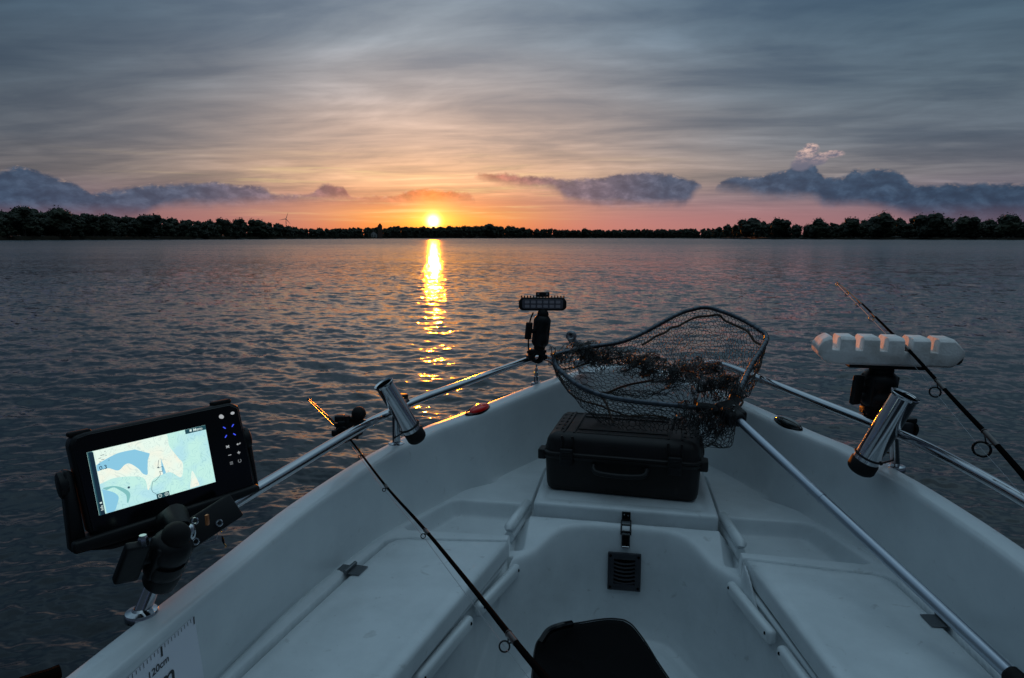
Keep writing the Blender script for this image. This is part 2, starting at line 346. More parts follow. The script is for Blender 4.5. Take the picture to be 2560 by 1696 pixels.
# ------------------------------------------------------------------ gunwale curves (x, y, drop below lens)
GK = [(.872, -.2, .69), (.872, .5, .69), (.867, .95, .685), (.856, 1.25, .68), (.846, 1.55, .675), (.79, 1.92, .665), (.70, 2.19, .65), (.655, 2.275, .645), (.61, 2.35, .64), (.56, 2.44, .632), (.42, 2.68, .61), (.30, 2.86, .59), (.15, 3.03, .572), (0, 3.11, .565)]
WK = [(.80, -.2, .89), (.805, .5, .89), (.808, .95, .89), (.805, 1.2, .89), (.783, 1.5, .892), (.722, 1.84, .895), (.597, 2.18, .898), (.552, 2.285, .9), (.472, 2.37, .9), (.452, 2.45, .9), (.34, 2.68, .9), (.235, 2.84, .9), (.12, 2.95, .9), (0, 2.99, .9)]
SH = [.035, .035, .035, .035, .035, .028, .02, .018, .016, .014, .01, .008, .004, 0]
def side(K, sgn): return [Vector((sgn*x+(SH[i] if sgn > 0 else 0), y, HC-d)) for i, (x, y, d) in enumerate(K)]
def full(K, n=10):
    l = side(K, -1); r = side(K, 1)
    return arc_pts(l+r[::-1][1:], n)
GP = full(GK); WP = full(WK)
NP = len(GP)
def nrm2(P):
    o = []
    for i in range(len(P)):
        t = P[min(i+1, len(P)-1)]-P[max(i-1, 0)]; t.z = 0; t.normalize(); o.append(Vector((t.y, -t.x, 0)))   # points inboard
    return o
GN = nrm2(GP)
for _ in range(6):
    GN = [GN[0]]+[((GN[i-1]+GN[i]*2+GN[i+1])).normalized() for i in range(1, NP-1)]+[GN[-1]]
CAPW = .066
def gun_off(i, off, dz): return GP[i]+GN[i]*off+Vector((0, 0, dz))

def poly_sdf(px, py, poly):
    """signed distance to a closed polygon, positive inside"""
    d = np.full(px.shape, 1e9); ins = np.zeros(px.shape, bool); L = len(poly)
    for i in range(L):
        ax, ay = poly[i]; bx, by = poly[(i+1) % L]
        ex, ey = bx-ax, by-ay; wx, wy = px-ax, py-ay
        t = np.clip((wx*ex+wy*ey)/(ex*ex+ey*ey+1e-12), 0, 1)
        d = np.minimum(d, (wx-ex*t)**2+(wy-ey*t)**2)
        c = (ay > py) != (by > py)
        with np.errstate(divide='ignore', invalid='ignore'): xi = ax+(py-ay)*ex/(ey if ey else 1e-12)
        ins ^= c & (px < xi)
    return np.where(ins, 1, -1)*np.sqrt(d)
HULLPOLY = [(p.x, p.y) for p in GP]+[(.90, -1.6), (-.87, -1.6)]

# ------------------------------------------------------------------ water
rng = np.random.default_rng(7)
def sea(n, size, lam0, spread, ang, rms, seed, lmin):
    g = np.random.default_rng(seed); k1 = np.fft.fftfreq(n, size/n)*2*np.pi; kx, ky = np.meshgrid(k1, k1)
    k = np.hypot(kx, ky); k[0, 0] = 1e-6; L0 = lam0/(2*np.pi)
    c = (kx*math.cos(ang)+ky*math.sin(ang))/k
    Ph = np.exp(-1/(k*L0)**2)/k**4*(np.abs(c)**spread+.06)*np.exp(-(k*lmin/(2*np.pi))**2)
    h = np.fft.ifft2((g.normal(size=(n, n))+1j*g.normal(size=(n, n)))*np.sqrt(Ph)).real
    gy, gx = np.gradient(h, size/n); s = rms/np.sqrt((gx**2+gy**2).mean()); return h*s
TA = sea(768, 31.0, .75, 2, R(80)+YAW, .09, 3, .15); TB = sea(1024, 9.7, .20, 1.2, R(66)+YAW, .19, 5, .018)
def samp(T, size, x, y, a):
    n = T.shape[0]; u = ((x*math.cos(a)+y*math.sin(a))/size*n) % n; v = ((-x*math.sin(a)+y*math.cos(a))/size*n) % n
    i = np.floor(u).astype(int); j = np.floor(v).astype(int); fu = u-i; fv = v-j; i %= n; j %= n; i2 = (i+1) % n; j2 = (j+1) % n
    return (T[j, i]*(1-fu)+T[j, i2]*fu)*(1-fv)+(T[j2, i]*(1-fu)+T[j2, i2]*fu)*fv
rr = [.9]
while rr[-1] < 4500: rr.append(rr[-1]+max(.006, min(rr[-1]**2/1768*1.6, rr[-1]*.06)))
rr = np.array(rr)
an = np.concatenate([np.arange(-180, -46, 3.0), np.arange(-46, 46, .11), np.arange(46, 180, 3.0)])
A_, R_ = np.meshgrid(np.radians(an)-YAW, rr)
wx = R_*np.sin(A_); wy = R_*np.cos(A_)
fade = np.clip(1-(R_-16)/34, 0, 1); fade = fade*fade*(3-2*fade)
patch = .75+.5*samp(TA, 31., wx*.11, wy*.11, .4)/TA.std()*.35
ha = samp(TA, 31., wx, wy, .0); hb = samp(TB, 9.7, wx, wy, .35)
wz = ha*np.clip(1-(R_-25)/60, 0, 1)+hb*fade*np.clip(patch, .35, 1.5)
near_ = R_ < 5
sd = np.full(wx.shape, -1.0); sd[near_] = poly_sdf(wx[near_], wy[near_], HULLPOLY)
wz = np.where(sd > .02, -.25, wz)
nr, na = wx.shape
vv = np.stack([wx, wy, wz], -1).reshape(-1, 3)
ii = np.arange(nr*na).reshape(nr, na)
q1 = ii[:-1, :]; q2 = ii[1:, :]; r1 = np.roll(q1, -1, 1); r2 = np.roll(q2, -1, 1)
quads = np.stack([q1, r1, r2, q2], -1).reshape(-1, 4)[:, ::-1]
def bigmesh(name, verts, quads, m, parent=None, smooth=True):
    me = bpy.data.meshes.new(name); me.vertices.add(len(verts)); me.vertices.foreach_set('co', verts.astype(np.float32).ravel())
    k = quads.shape[1]; me.loops.add(quads.size); me.loops.foreach_set('vertex_index', quads.astype(np.int32).ravel())
    me.polygons.add(len(quads)); me.polygons.foreach_set('loop_start', np.arange(0, quads.size, k, dtype=np.int32)); me.polygons.foreach_set('loop_total', np.full(len(quads), k, np.int32))
    me.update(calc_edges=True); me.validate()
    me.polygons.foreach_set('use_smooth', np.full(len(me.polygons), smooth)); me.materials.append(m)
    o = bpy.data.objects.new(name, me); COL.objects.link(o)
    if parent: o.parent = parent
    return o
# water surface: dark, glossy; beyond the modelled waves small facets carry on as slopes
WM = bpy.data.materials.new('lake_water'); WM.use_nodes = True; nt = WM.node_tree
b = nt.nodes['Principled BSDF']; b.inputs['Base Color'].default_value = (.004, .007, .010, 1); b.inputs['IOR'].default_value = 1.333
geo = N('ShaderNodeNewGeometry'); 
ln = N('ShaderNodeVectorMath', operation='LENGTH'); LK(geo.outputs['Position'], ln.inputs[0]); dist = ln.outputs['Value']
mpw = N('ShaderNodeMapping'); LK(geo.outputs['Position'], mpw.inputs[0]); mpw.inputs['Rotation'].default_value = (0, 0, -YAW-R(5)); mpw.inputs['Scale'].default_value = (.8, 1.5, 1)
def slope(scale, detail, amt, rough=.6):
    n = N('ShaderNodeTexNoise'); LK(mpw.outputs[0], n.inputs['Vector']); n.inputs['Scale'].default_value = scale; n.inputs['Detail'].default_value = detail; n.inputs['Roughness'].default_value = rough
    s = N('ShaderNodeVectorMath', operation='SUBTRACT'); LK(n.outputs['Color'], s.inputs[0]); s.inputs[1].default_value = (.5, .5, .5)
    s2 = N('ShaderNodeVectorMath', operation='MULTIPLY'); LK(s.outputs[0], s2.inputs[0]); s2.inputs[1].default_value = (amt*.55, amt, 0)
    return s2.outputs[0]
a1 = N('ShaderNodeVectorMath'); LK(slope(4.2, 6, 1.85), a1.inputs[0]); LK(slope(.30, 3, .45), a1.inputs[1])
kf = RANGE(dist, 5, 24, .15, 1)
sc1 = N('ShaderNodeVectorMath', operation='SCALE'); LK(a1.outputs[0], sc1.inputs[0]); LK(M('MULTIPLY', kf, RANGE(NOISE(mpw.outputs[0], .035, 3, .6), .36, .62, .55, 1.15)), sc1.inputs['Scale'])
rip = N('ShaderNodeVectorMath', operation='SCALE'); LK(slope(9.0, 5, .42), rip.inputs[0]); rip.inputs['Scale'].default_value = 1.0
a2 = N('ShaderNodeVectorMath'); LK(sc1.outputs[0], a2.inputs[0]); LK(rip.outputs[0], a2.inputs[1])
a3 = N('ShaderNodeVectorMath'); LK(a2.outputs[0], a3.inputs[0]); LK(geo.outputs['Normal'], a3.inputs[1])
nn_ = N('ShaderNodeVectorMath', operation='NORMALIZE'); LK(a3.outputs[0], nn_.inputs[0]); LK(nn_.outputs[0], b.inputs['Normal'])
LK(RANGE(dist, 3, 160, .06, .27, False), b.inputs['Roughness'])
water = bigmesh('water', vv, quads, WM); tag(water, 'dark rippled lake with the low sun glittering across it', None, None, 'structure')
del vv, quads, wx, wy, wz, A_, R_, ii, sd, ha, hb

# ------------------------------------------------------------------ far shore
def shore(az):            # distance of the shoreline for an azimuth in degrees right of the camera heading
    return float(np.interp(az, [-75, -45, -37, -25, -15, -8, 0, 8, 14, 20, 27, 37, 45, 75], [300, 360, 400, 470, 640, 900, 1050, 1150, 900, 560, 500, 460, 440, 380]))
def skyline(px):          # pixel height of the treetops over the waterline in the photograph
    return float(np.interp(px, [-400, 0, 60, 100, 140, 230, 330, 420, 560, 640, 700, 740, 800, 900, 1000, 1084, 1180, 1230, 1300, 1330, 1400, 1450, 1560, 1700, 1780, 1830, 1880, 1960, 2010, 2100, 2200, 2300, 2420, 2560, 3000],
                           [70, 66, 74, 72, 68, 62, 60, 54, 48, 45, 40, 30, 27, 30, 33, 33, 36, 37, 32, 25, 25, 23, 24, 25, 27, 38, 46, 46, 36, 42, 50, 52, 44, 46, 50]))
EARTH = mat('shore_earth', (.030, .028, .022), .95, noise=(.05, (.018, .02, .014), .3, .05))
def pol(az, r, z=0.0):
    a = R(az)-YAW; return Vector((r*math.sin(a), r*math.cos(a), z))
azs = list(np.arange(-76, 76.1, 1.0)); mb = MB()
vs = []
for a in azs:
    r = shore(a)+4*math.sin(a*1.7)+3*math.sin(a*4.3)
    for k, (dr, z) in enumerate(((0, -.4), (2.5, .5), (12, 1.2), (60, 3.0), (400, 5), (3000, 6))): vs.append(pol(a, r+dr, z))
mb.add(vs, [[i*6+k, (i+1)*6+k, (i+1)*6+k+1, i*6+k+1] for i in range(len(azs)-1) for k in range(5)])
tag(mb.obj('far_shore', EARTH, sharp=0), 'low dark bank along the far side of the lake', None, None, 'structure')
REED = mat('reeds', (.055, .045, .028), .9)
g = random.Random(2); mb = MB()
for i in range(5200):
    a = g.uniform(-42, 42); r = shore(a)+4*math.sin(a*1.7)+3*math.sin(a*4.3)+g.uniform(.8, 3.5); p = pol(a, r, 0); h = g.uniform(.7, 1.7)*(1.3 if a < -8 else .8); w = g.uniform(.5, 1.3)
    t = Vector((math.cos(R(a)-YAW), -math.sin(R(a)-YAW), 0))
    mb.add([p-t*w, p+t*w, p+t*w*.7+Vector((0, 0, h*g.uniform(.6, 1))), p-t*w*.5+Vector((0, 0, h))], [[0, 1, 2, 3]], 0, False)
tag(mb.obj('reeds', REED, sharp=0), 'thin band of brown reeds at the foot of the far woods', None, None, 'stuff')

LEAF = [mat('leaves_'+n, c, .75) for n, c in (('deep', (.016, .022, .010)), ('mid', (.026, .034, .014)), ('olive', (.040, .042, .018)))]
BARK = mat('bark', (.05, .04, .032), .9)
ICO = None
def lump(mb, c, r, g, sq=.85):
    """rough leafy mass: an icosphere pushed in and out by noise"""
    global ICO
    if ICO is None:
        bm = bmesh.new(); bmesh.ops.create_icosphere(bm, subdivisions=3, radius=1); ICO = ([tuple(v.co) for v in bm.verts], [[v.index for v in f.verts] for f in bm.faces]); bm.free()
    o = Vector((g.uniform(0, 99), g.uniform(0, 99), 0)); vs = []
    for x, y, z_ in ICO[0]:
        v = Vector((x, y, z_)); k = 1+.30*mnoise.noise(v*1.9+o)+.22*mnoise.noise(v*5.3+o)+g.uniform(-.06, .06)
        vs.append(Vector(c)+Vector((x, y, z_*sq))*r*k)
    mb.add(vs, ICO[1], g.choice((0, 0, 1)), False)
def crown_mesh(mb, c, w, h, n, g, leaf=1.0, solid=1.0):
    """lumps of foliage with leaf sprays breaking up every edge"""
    lobes = [(Vector((g.uniform(-.30, .30)*w, g.uniform(-.25, .25)*w, g.uniform(-.22, .30)*h)), g.uniform(.19, .27)*w) for _ in range(g.randint(6, 8))]
    lobes += [(Vector((0, 0, -.12*h)), .34*w), (Vector((0, 0, .20*h)), .27*w), (Vector((-.18*w, 0, -.3*h)), .24*w), (Vector((.2*w, 0, -.3*h)), .24*w)]
    if solid:
        for o, r in lobes: lump(mb, Vector(c)+o, r*.88*solid, g)
    for i in range(n):
        o, r = g.choice(lobes); v = Vector((g.gauss(0, 1), g.gauss(0, 1), g.gauss(0, .9)+.25)).normalized()*r*g.uniform(.82, 1.16)
        p = Vector(c)+o+v; s = leaf*g.uniform(.3, .8)
        a = Vector((g.gauss(0, 1), g.gauss(0, 1), g.gauss(0, .6))).normalized(); b_ = a.cross(Vector((g.gauss(0, 1), g.gauss(0, 1), g.gauss(0, 1)))).normalized()
        mb.add([p-a*s, p-b_*s*.6, p+a*s*g.uniform(.7, 1), p+b_*s*.6], [[0, 1, 2, 3]], g.choice((0, 0, 1, 1, 2)), False)
def trunk_mesh(mb, base, h, r, g, limbs=5, spread=.28):
    top = base+Vector((g.uniform(-.4, .4), g.uniform(-.4, .4), h*.78))
    mb.tube([base-Vector((0, 0, .5)), base.lerp(top, .5)+Vector((g.uniform(-.3, .3), 0, 0)), top], [r, r*.7, r*.25], 7)
    for k in range(limbs):
        s = base.lerp(top, g.uniform(.3, .85)); a = g.uniform(0, 6.28)
        e = s+Vector((math.cos(a)*h*spread, math.sin(a)*h*spread, h*g.uniform(.12, .3)))
        mb.tube([s, s.lerp(e, .55)+Vector((0, 0, .3)), e], [r*.4, r*.25, r*.08], 5)
def az_of(px): d = ray(px, 594); return math.degrees(math.atan2(d.x, d.y))+math.degrees(YAW)
# the woods: one mass of crowns whose tops follow the skyline
g = random.Random(11); mb = MB()
px = -330
while px < 2900:
    a = az_of(px); r0 = shore(a); pxm = 1699/math.cos(R(a))**1 ; top = skyline(px)
    for row, (dr, f) in enumerate(((9, .74), (20, .88), (34, .97))):
        r = r0+dr+g.uniform(-4, 6); zt = top*f*(r/F)/math.cos(R(a))*1.0*g.uniform(.95, 1.04)*math.cos(R(a))
        zt = max(4.0, zt)
        hh = min(zt*.96, zt); w = g.uniform(.75, 1.05)*max(7.5, zt*.62)
        aa = a+g.uniform(-.5, .5)*math.degrees(w/r)
        near_edge = -45 < a < 45
        crown_mesh(mb, pol(aa, r, .5+zt*.50), w, hh, 150 if near_edge else 40, g, leaf=max(.8, r/520))
    px += 1699*4.8/(r0)
woods = mb.obj('woodland', LEAF, sharp=0); tag(woods, 'dark continuous wood lining the far shore of the lake', None, None, 'stuff')
def tree(px, hpx, wpx, label, name='broadleaf_tree', n=620, leafless=False, dr=5):
    g = random.Random(int(px)); a = az_of(px); r = shore(a)+dr; h = hpx*.92*r/F; w = wpx*1.1*r/F; base = pol(a, r, .9)
    t = thing(name, label, 'tree', base, 'trees standing out of the far wood')
    m1 = MB(); trunk_mesh(m1, base, h, .035*h+.1, g, 14 if leafless else 6, .3); m1.obj('trunk', BARK, t)
    m2 = MB(); crown_mesh(m2, base+Vector((0, 0, h*.56)), w, h*.8, 150 if leafless else n, g, leaf=.5 if leafless else .8, solid=0 if leafless else .95); m2.obj('crown', LEAF, t, sharp=0)
tree(62, 78, 46, 'tall round-topped tree near the left end of the far shore')
tree(150, 72, 60, 'broad tree just before the first dip in the left wood')
tree(236, 60, 30, 'lower tree filling the first dip of the left wood')
tree(268, 60, 40, 'pale-topped spreading tree in the middle of the left wood')
tree(372, 58, 44, 'feathery tree above the middle of the left shore')
tree(565, 52, 34, 'small dome-shaped tree on the falling left skyline')
tree(594, 53, 30, 'pale rounded tree beside the small dome-shaped one')
tree(648, 49, 44, 'last big rounded tree before the wind turbine')
tree(1222, 38, 40, 'rounded tree topping the low wooded rise right of the sun')
tree(1462, 27, 20, 'lone small tree poking above the low shore right of the sun')
tree(1880, 48, 60, 'wide flat-topped tree at the start of the right wood')
tree(1950, 50, 46, 'tallest tree left of the gap in the right wood')
tree(2008, 40, 22, 'thin nearly bare tree in the gap of the right wood', 'bare_tree', leafless=True)
tree(2044, 50, 44, 'dark round tree standing alone beside the gap')
tree(2126, 50, 40, 'open-crowned tree right of the lone dark round one')
tree(2205, 58, 66, 'highest domed tree of the right wood')
tree(2330, 52, 60, 'spreading olive tree on the right shore')
tree(2405, 50, 50, 'squat rounded tree near the right end of the shore')
tree(2515, 54, 50, 'rounded tree closest to the right edge of the far shore')
# whitewashed church with a stepped tower, far off under the trees
a = az_of(944); r = shore(a)-3; k = r/F; c = pol(a, r, 1.0); ax = Vector((math.cos(R(a)-YAW), -math.sin(R(a)-YAW), 0)); ay = Vector((-ax.y, ax.x, 0)); up = Vector((0, 0, 1))
WHT = mat('limewash', (.55, .53, .52), .85, noise=(.6, (.42, .40, .38), .3, .1)); BRK = mat('tower_brick', (.13, .075, .055), .9); TIL = mat('roof_tile', (.09, .045, .035), .85); DRK = mat('dark_opening', (.01, .01, .01), .5)
t = thing('church', 'small white-walled church with a square brick tower among the far trees', 'church', c)
m = MB(); m.box(c+ax*3.2*k/.5+up*11*k*1.0, ax, ay, up, 5.3*k, 5.3*k, 17*k, .2, 1); m.obj('tower', BRK, t)
m = MB(); m.prism([(-5.8*k, 0), (5.8*k, 0), (0, 7*k)], c+ax*3.2*k/.5+up*28*k-ay*5.4*k, ax, up, ay, 0, 10.8*k); m.obj('tower_roof', TIL, t)
m = MB(); m.prism([(-17*k, 0), (-1*k, 0), (-1*k, 8*k), (-9*k, 15*k), (-17*k, 8*k)], c, ax, up, ay, -2*k, 10*k); m.obj('nave', WHT, t)
m = MB(); m.prism([(-18*k, 7.4*k), (-9*k, 15.6*k), (0, 7.4*k), (0, 8.6*k), (-9*k, 16.8*k), (-18*k, 8.6*k)], c, ax, up, ay, -2.6*k, 10.6*k); m.obj('roof', TIL, t)
for q in (-12.5, -6.0):
    m = MB(); m.box(c+ax*q*k+up*5*k-ay*2.1*k, ax, ay, up, 1.0*k, .2*k, 2.2*k); m.obj('window', DRK, t)
# wind turbine
a = az_of(717); r = 2300.; k = r/F; c = pol(a, r, 5); hub = c+up*(40*k); TW = mat('turbine_white', (.45, .45, .46), .5)
ax = Vector((math.cos(R(a)-YAW), -math.sin(R(a)-YAW), 0)); ay = Vector((-ax.y, ax.x, 0))
t = thing('wind_turbine', 'tiny wind turbine turning behind the left wood', 'wind turbine', c)
m = MB(); m.tube([c, hub], [1.6, .9], 12); m.obj('tower', TW, t)
m = MB(); m.box(hub+ay*2, ax, ay, up, 1.6, 4.2, 1.6, .5, 2); m.obj('nacelle', TW, t)
m = MB(); m.ball(hub-ay*2.8, 1.7, 12); m.obj('hub', TW, t)
for q in (70, 190, 310):
    dv = ax*math.cos(R(q))+up*math.sin(R(q)); sd_ = ax*(-math.sin(R(q)))+up*math.cos(R(q)); h0 = hub-ay*2.8
    m = MB(); m.prism([(0, -.7), (4, -1.3), (21, -.25), (21, .15), (5, .8), (0, .7)], h0, dv, sd_, ay, -.18, .18); m.obj('blade', TW, t)
# ------------------------------------------------------------------ the boat
boat = thing('motorboat', 'small pale blue-white open fishing boat seen from inside towards its bow', 'boat', (0, 1.2, 0))
up = Vector((0, 0, 1))
# hull outside + rubbing strake
m = MB(); rows = []
for off, dz, sc in ((.004, -.012, 1), (0, -.03, 1), (-.004, -.05, 1), (.0, -.085, 1), (.05, -.30, 1), (.10, -.55, 1), (.2, -.72, 1)):
    rows.append([gun_off(i, off, 0)+Vector((0, 0, dz)) for i in range(NP)])
m.add([p for r_ in rows for p in r_], [[a*NP+i, a*NP+i+1, (a+1)*NP+i+1, (a+1)*NP+i] for a in range(len(rows)-1) for i in range(NP-1)])
m.obj('hull', HULL, boat, sharp=40)
# gunwale cap and inner wall in one moulding
m = MB(); rows = []
rows.append([gun_off(i, .004, -.012) for i in range(NP)])
for off, dz in ((.0045, -.006), (.008, -.002), (.013, 0), (.034, .000), (CAPW-.012, -.0015), (CAPW-.004, -.0035), (CAPW+.001, -.008), (CAPW+.004, -.018)):
    rows.append([gun_off(i, off, dz) for i in range(NP)])
top = [gun_off(i, CAPW+.004, -.018) for i in range(NP)]
for p_, h_ in ((.06, .09), (.15, .22), (.26, .38), (.37, .53), (.48, .67), (.59, .79), (.70, .885), (.80, .945), (.90, .985), (1.0, 1.0), (1.12, 1.02)):
    row = []
    for i in range(NP):
        q = top[i].lerp(WP[i], p_); q.z = top[i].z+(WP[i].z+.0015-top[i].z)*min(h_, 1)
        if h_ > 1: q.z -= .006
        row.append(q)
    rows.append(row)
m.add([p for r_ in rows for p in r_], [[a*NP+i, a*NP+i+1, (a+1)*NP+i+1, (a+1)*NP+i] for a in range(len(rows)-1) for i in range(NP-1)])
m.obj('gunwale', GEL, boat, sharp=60); rows_w = rows[:]
# deck moulding as one fine surface: foredeck, storage trays, benches, foot well
gx = np.arange(-.86, .905, .003); gy = np.concatenate([np.arange(.2, .8, .008), np.arange(.8, 3.02, .0035)])
PX, PY = np.meshgrid(gx, gy)
Wpoly = [(p.x, p.y) for p in WP]+[(.84, -.25), (-.81, -.25)]
Wd = poly_sdf(PX, PY, Wpoly)
def smp(t): t = np.clip(t, 0, 1); return t*t*(3-2*t)
z = np.full(PX.shape, HC-.90)
# benches sit slightly lower aft; rim along the wall rises
aft = smp((2.0-PY)/.5)
z += np.interp(Wd, [0, .008, .018, .030, .045], [.55, .95, 1, .65, .35])*np.interp(PY, [.9, 1.5, 1.9, 2.2], [.013, .013, .010, .002])
# bench tops under the lids
def lidpoly(s, o=0.0):
    L_ = [(-.325, 1.893), (-.52, 1.870), (-.64, 1.860), (-.672, 1.848), (-.692, 1.815), (-.724, 1.632), (-.752, 1.40), (-.777, 1.17), (-.788, .9), (-.79, .2), (-.66, .2), (-.446, 1.247)]
    return [(x if s < 0 else -x+.012+(.012 if x < -.5 else 0), y) for x, y in L_]
for s in (-1, 1):
    d_ = poly_sdf(PX, PY, lidpoly(s)); z -= .055*smp((d_+.005)/.009)
# trays
def traypoly(s):
    T = [(-.27, 2.192), (-.555, 2.188), (-.585, 2.165), (-.672, 1.925), (-.655, 1.915), (-.27, 1.935)]
    return [(x if s < 0 else -x+(.012 if x < -.5 else 0), y) for x, y in T]
for s in (-1, 1):
    d_ = poly_sdf(PX, PY, traypoly(s))
    inb = np.interp(s*PX, [.295, .335], [0, 1])
    z -= .054*np.interp(d_, [-.005, 0, .004, .008, .016, .021, .027], [0, .03, .14, .45, .86, .97, 1])*inb
# hatch opening groove
HP = [(-.300, 2.098), (.307, 2.080), (.302, 2.560), (-.298, 2.560)]
d_ = poly_sdf(PX, PY, HP); z -= .03*smp((d_+.010)/.004)
# foot well
half = [(.0, 2.062), (.07, 2.062), (.13, 2.052), (.178, 2.032), (.218, 1.995), (.258, 1.945), (.306, 1.898), (.365, 1.80), (.412, 1.63), (.445, 1.50), (.505, 1.25), (.58, .9), (.66, -.3)]
z -= .052*smp((np.abs(PX-.003)-.12)/.17)*smp((2.08-PY)/.17)*(np.abs(PX) < .335)
WELL = [(-x, y) for x, y in half[::-1]]+[(x, y) for x, y in half[1:]]
W3 = [(p.x, p.y) for p in arc_pts([Vector((x, y, 0)) for x, y in WELL], 5)]
dw = poly_sdf(PX, PY, W3)
prof_d = [-.014, -.007, 0, .006, .011, .016, .022, .040, .052, .066, .084, .105]; prof_z = [0, -.0008, -.0045, -.012, -.026, -.05, -.09, -.26, -.312, -.340, -.350, -.352]
# the well is a touch shallower where its corners meet the floor
z += np.interp(dw, prof_d, prof_z)
keep = (Wd > -.03)
idx = -np.ones(PX.shape, int); idx[keep] = np.arange(keep.sum())
vv = np.stack([PX[keep], PY[keep]-1.2, z[keep]], -1)
kq = keep[:-1, :-1] & keep[1:, :-1] & keep[:-1, 1:] & keep[1:, 1:]
quads = np.stack([idx[:-1, :-1][kq], idx[:-1, 1:][kq], idx[1:, 1:][kq], idx[1:, :-1][kq]], -1)
deck = bigmesh('deck_moulding', vv, quads, GELR, boat)
zf = HC-1.252
# locker lids on the benches
for s in (-1, 1):
    m = MB(); zt = HC-.893
    P_ = lidpoly(s); cx = sum(p[0] for p in P_)/len(P_); cy = sum(p[1] for p in P_)/len(P_)
    outl = []
    L = len(P_)
    def inset(P_, o):
        r_ = []
        for i in range(L):
            a, b_, c_ = Vector(P_[i-1]), Vector(P_[i]), Vector(P_[(i+1) % L])
            e1 = (b_-a).normalized(); e2 = (c_-b_).normalized(); sg = 1 if s < 0 else -1
            n1 = Vector((-e1.y, e1.x))*sg; n2 = Vector((-e2.y, e2.x))*sg; nb = (n1+n2).normalized(); r_.append(b_+nb*(o/max(.4, nb.dot(n1))))
        return r_
    # lidpoly runs counter-clockwise for the left side
    prf = [(.002, -.050), (.002, -.016), (.004, -.008), (.009, -.003), (.016, 0), (.035, .0008), (.042, -.0012), (.060, -.0012)]
    rws = []
    for o_, dz in prf: rws.append([Vector((p.x, p.y, zt+dz)) for p in inset(P_, o_+.0035)])
    vs = [p for r_ in rws for p in r_]; fs = [[a*L+i, a*L+(i+1) % L, (a+1)*L+(i+1) % L, (a+1)*L+i] for a in range(len(prf)-1) for i in range(L)]
    m.add(vs, fs); m.add(rws[-1], [list(range(L))], 0, False)
    lid = m.obj('locker_lid', GELR, boat, sharp=50)
    # hinge on the outboard seam
    hp = d2(-.724, 1.632, .893) if s < 0 else d2(.724+.024, 1.628, .893)
    t_ = (Vector(P_[5])-Vector(P_[6])).normalized(); ty = Vector((t_.x, t_.y, 0)); tx = Vector((-ty.y, ty.x, 0)) if s < 0 else Vector((ty.y, -ty.x, 0))
    mh = MB(); hz = up*.0035
    mh.box(hp+hz-tx*.022, tx, ty, tx.cross(ty), .018, .026, .0016, .001, 1); mh.box(hp+hz+tx*.018, tx, ty, tx.cross(ty), .014, .018, .0016, .001, 1)
    mh.cyl(hp+up*.008-ty*.028, hp+up*.008+ty*.028, .0058, n=12)
    for u_, v_ in ((-.025, -.014), (-.025, .014), (.021, -.009), (.021, .009)): mh.ball(hp+hz+tx*u_+ty*v_, .0042, 8, (1, 1, .6))
    mh.obj('hinge', HNG, lid)
    # long rounded grab bars under the lid edge inside the well
    for (xa, ya), (xb, yb) in (((.306, 1.880), (.373, 1.632)), ((.381, 1.585), (.442, 1.32)), ((.456, 1.25), (.52, .98))):
        a = d2(s*xa, ya, .978); b_ = d2(s*xb, yb, .978); dv = (b_-a).normalized(); sx_ = Vector((dv.y, -dv.x, 0))
        mb = MB(); mb.box((a+b_)/2, dv, sx_, dv.cross(sx_), (b_-a).length/2, .0135, .0195, .012, 4)
        bar = mb.obj('grab_bar', GEL, boat, sharp=60)
        for q in (.07, .93):
            p = a.lerp(b_, q); fc = -s*1.0
            mh = MB(); mh.cyl(p+Vector((-s*.0115, -.004, .006)), p+Vector((-s*.0135, -.005, .0065)), .0042, n=12); mh.obj('screw_hole', BLKG, bar)
    # rounded stop moulded at the inboard end of the tray
    a = d2(s*.318, 2.165, .888); b_ = d2(s*.346, 1.975, .893); mb = MB()
    mb.tube([a+Vector((0, .004, -.006)), a, b_, b_+Vector((0, -.004, -.006))], [.008, .0155, .0165, .010], 16); mb.tube([a-up*.03, b_-up*.03], .016, 10)
    mb.obj('tray_stop', GEL, boat, sharp=60)
    # bench side under the lid: moulded ledge
    mb = MB(); led = [(s*(.345), 1.872), (s*.445, 1.40), (s*.50, 1.1), (s*.60, .3)]
    for q, (wd, zz) in enumerate(((.0, .962),)):
        mb.tube([d2(x, y, zz) for x, y in led], .009, 10)
    mb.obj('bench_ledge', GEL, boat, sharp=60)
# hatch lid with the raised panel
m = MB()
def grow(P_, o):
    c_ = Vector((0, 2.32)); r_ = []
    for i, p in enumerate(P_): r_.append((p[0]+(o if p[0] < 0 else -o), p[1]+(o if p[1] < 2.3 else -o)))
    return r_
def rounded(P_, rad, n=5):
    o = []
    for i in range(len(P_)):
        a, b_, c_ = Vector(P_[i-1]), Vector(P_[i]), Vector(P_[(i+1) % len(P_)])
        p0 = b_+(a-b_).normalized()*rad; p1 = b_+(c_-b_).normalized()*rad
        for k in range(n+1):
            t = k/n; o.append(p0*(1-t)**2+b_*2*t*(1-t)+p1*t*t)
    return o
HB = [(-.289, 2.100), (.296, 2.082), (.291, 2.552), (-.287, 2.552)]
rws = []
for o_, dz in ((.0, -.05), (.0, -.012), (.0015, -.005), (.006, -.001), (.012, 0), (.030, .001), (.034, -.0015), (.050, -.0015)):
    rws.append([Vector((p.x, p.y, HC-.856+dz)) for p in rounded(grow(HB, o_), .018)])
L = len(rws[0]); m.add([p for r_ in rws for p in r_], [[a*L+i, a*L+(i+1) % L, (a+1)*L+(i+1) % L, (a+1)*L+i] for a in range(len(rws)-1) for i in range(L)])
m.add(rws[-1], [list(range(L))], 0, False)
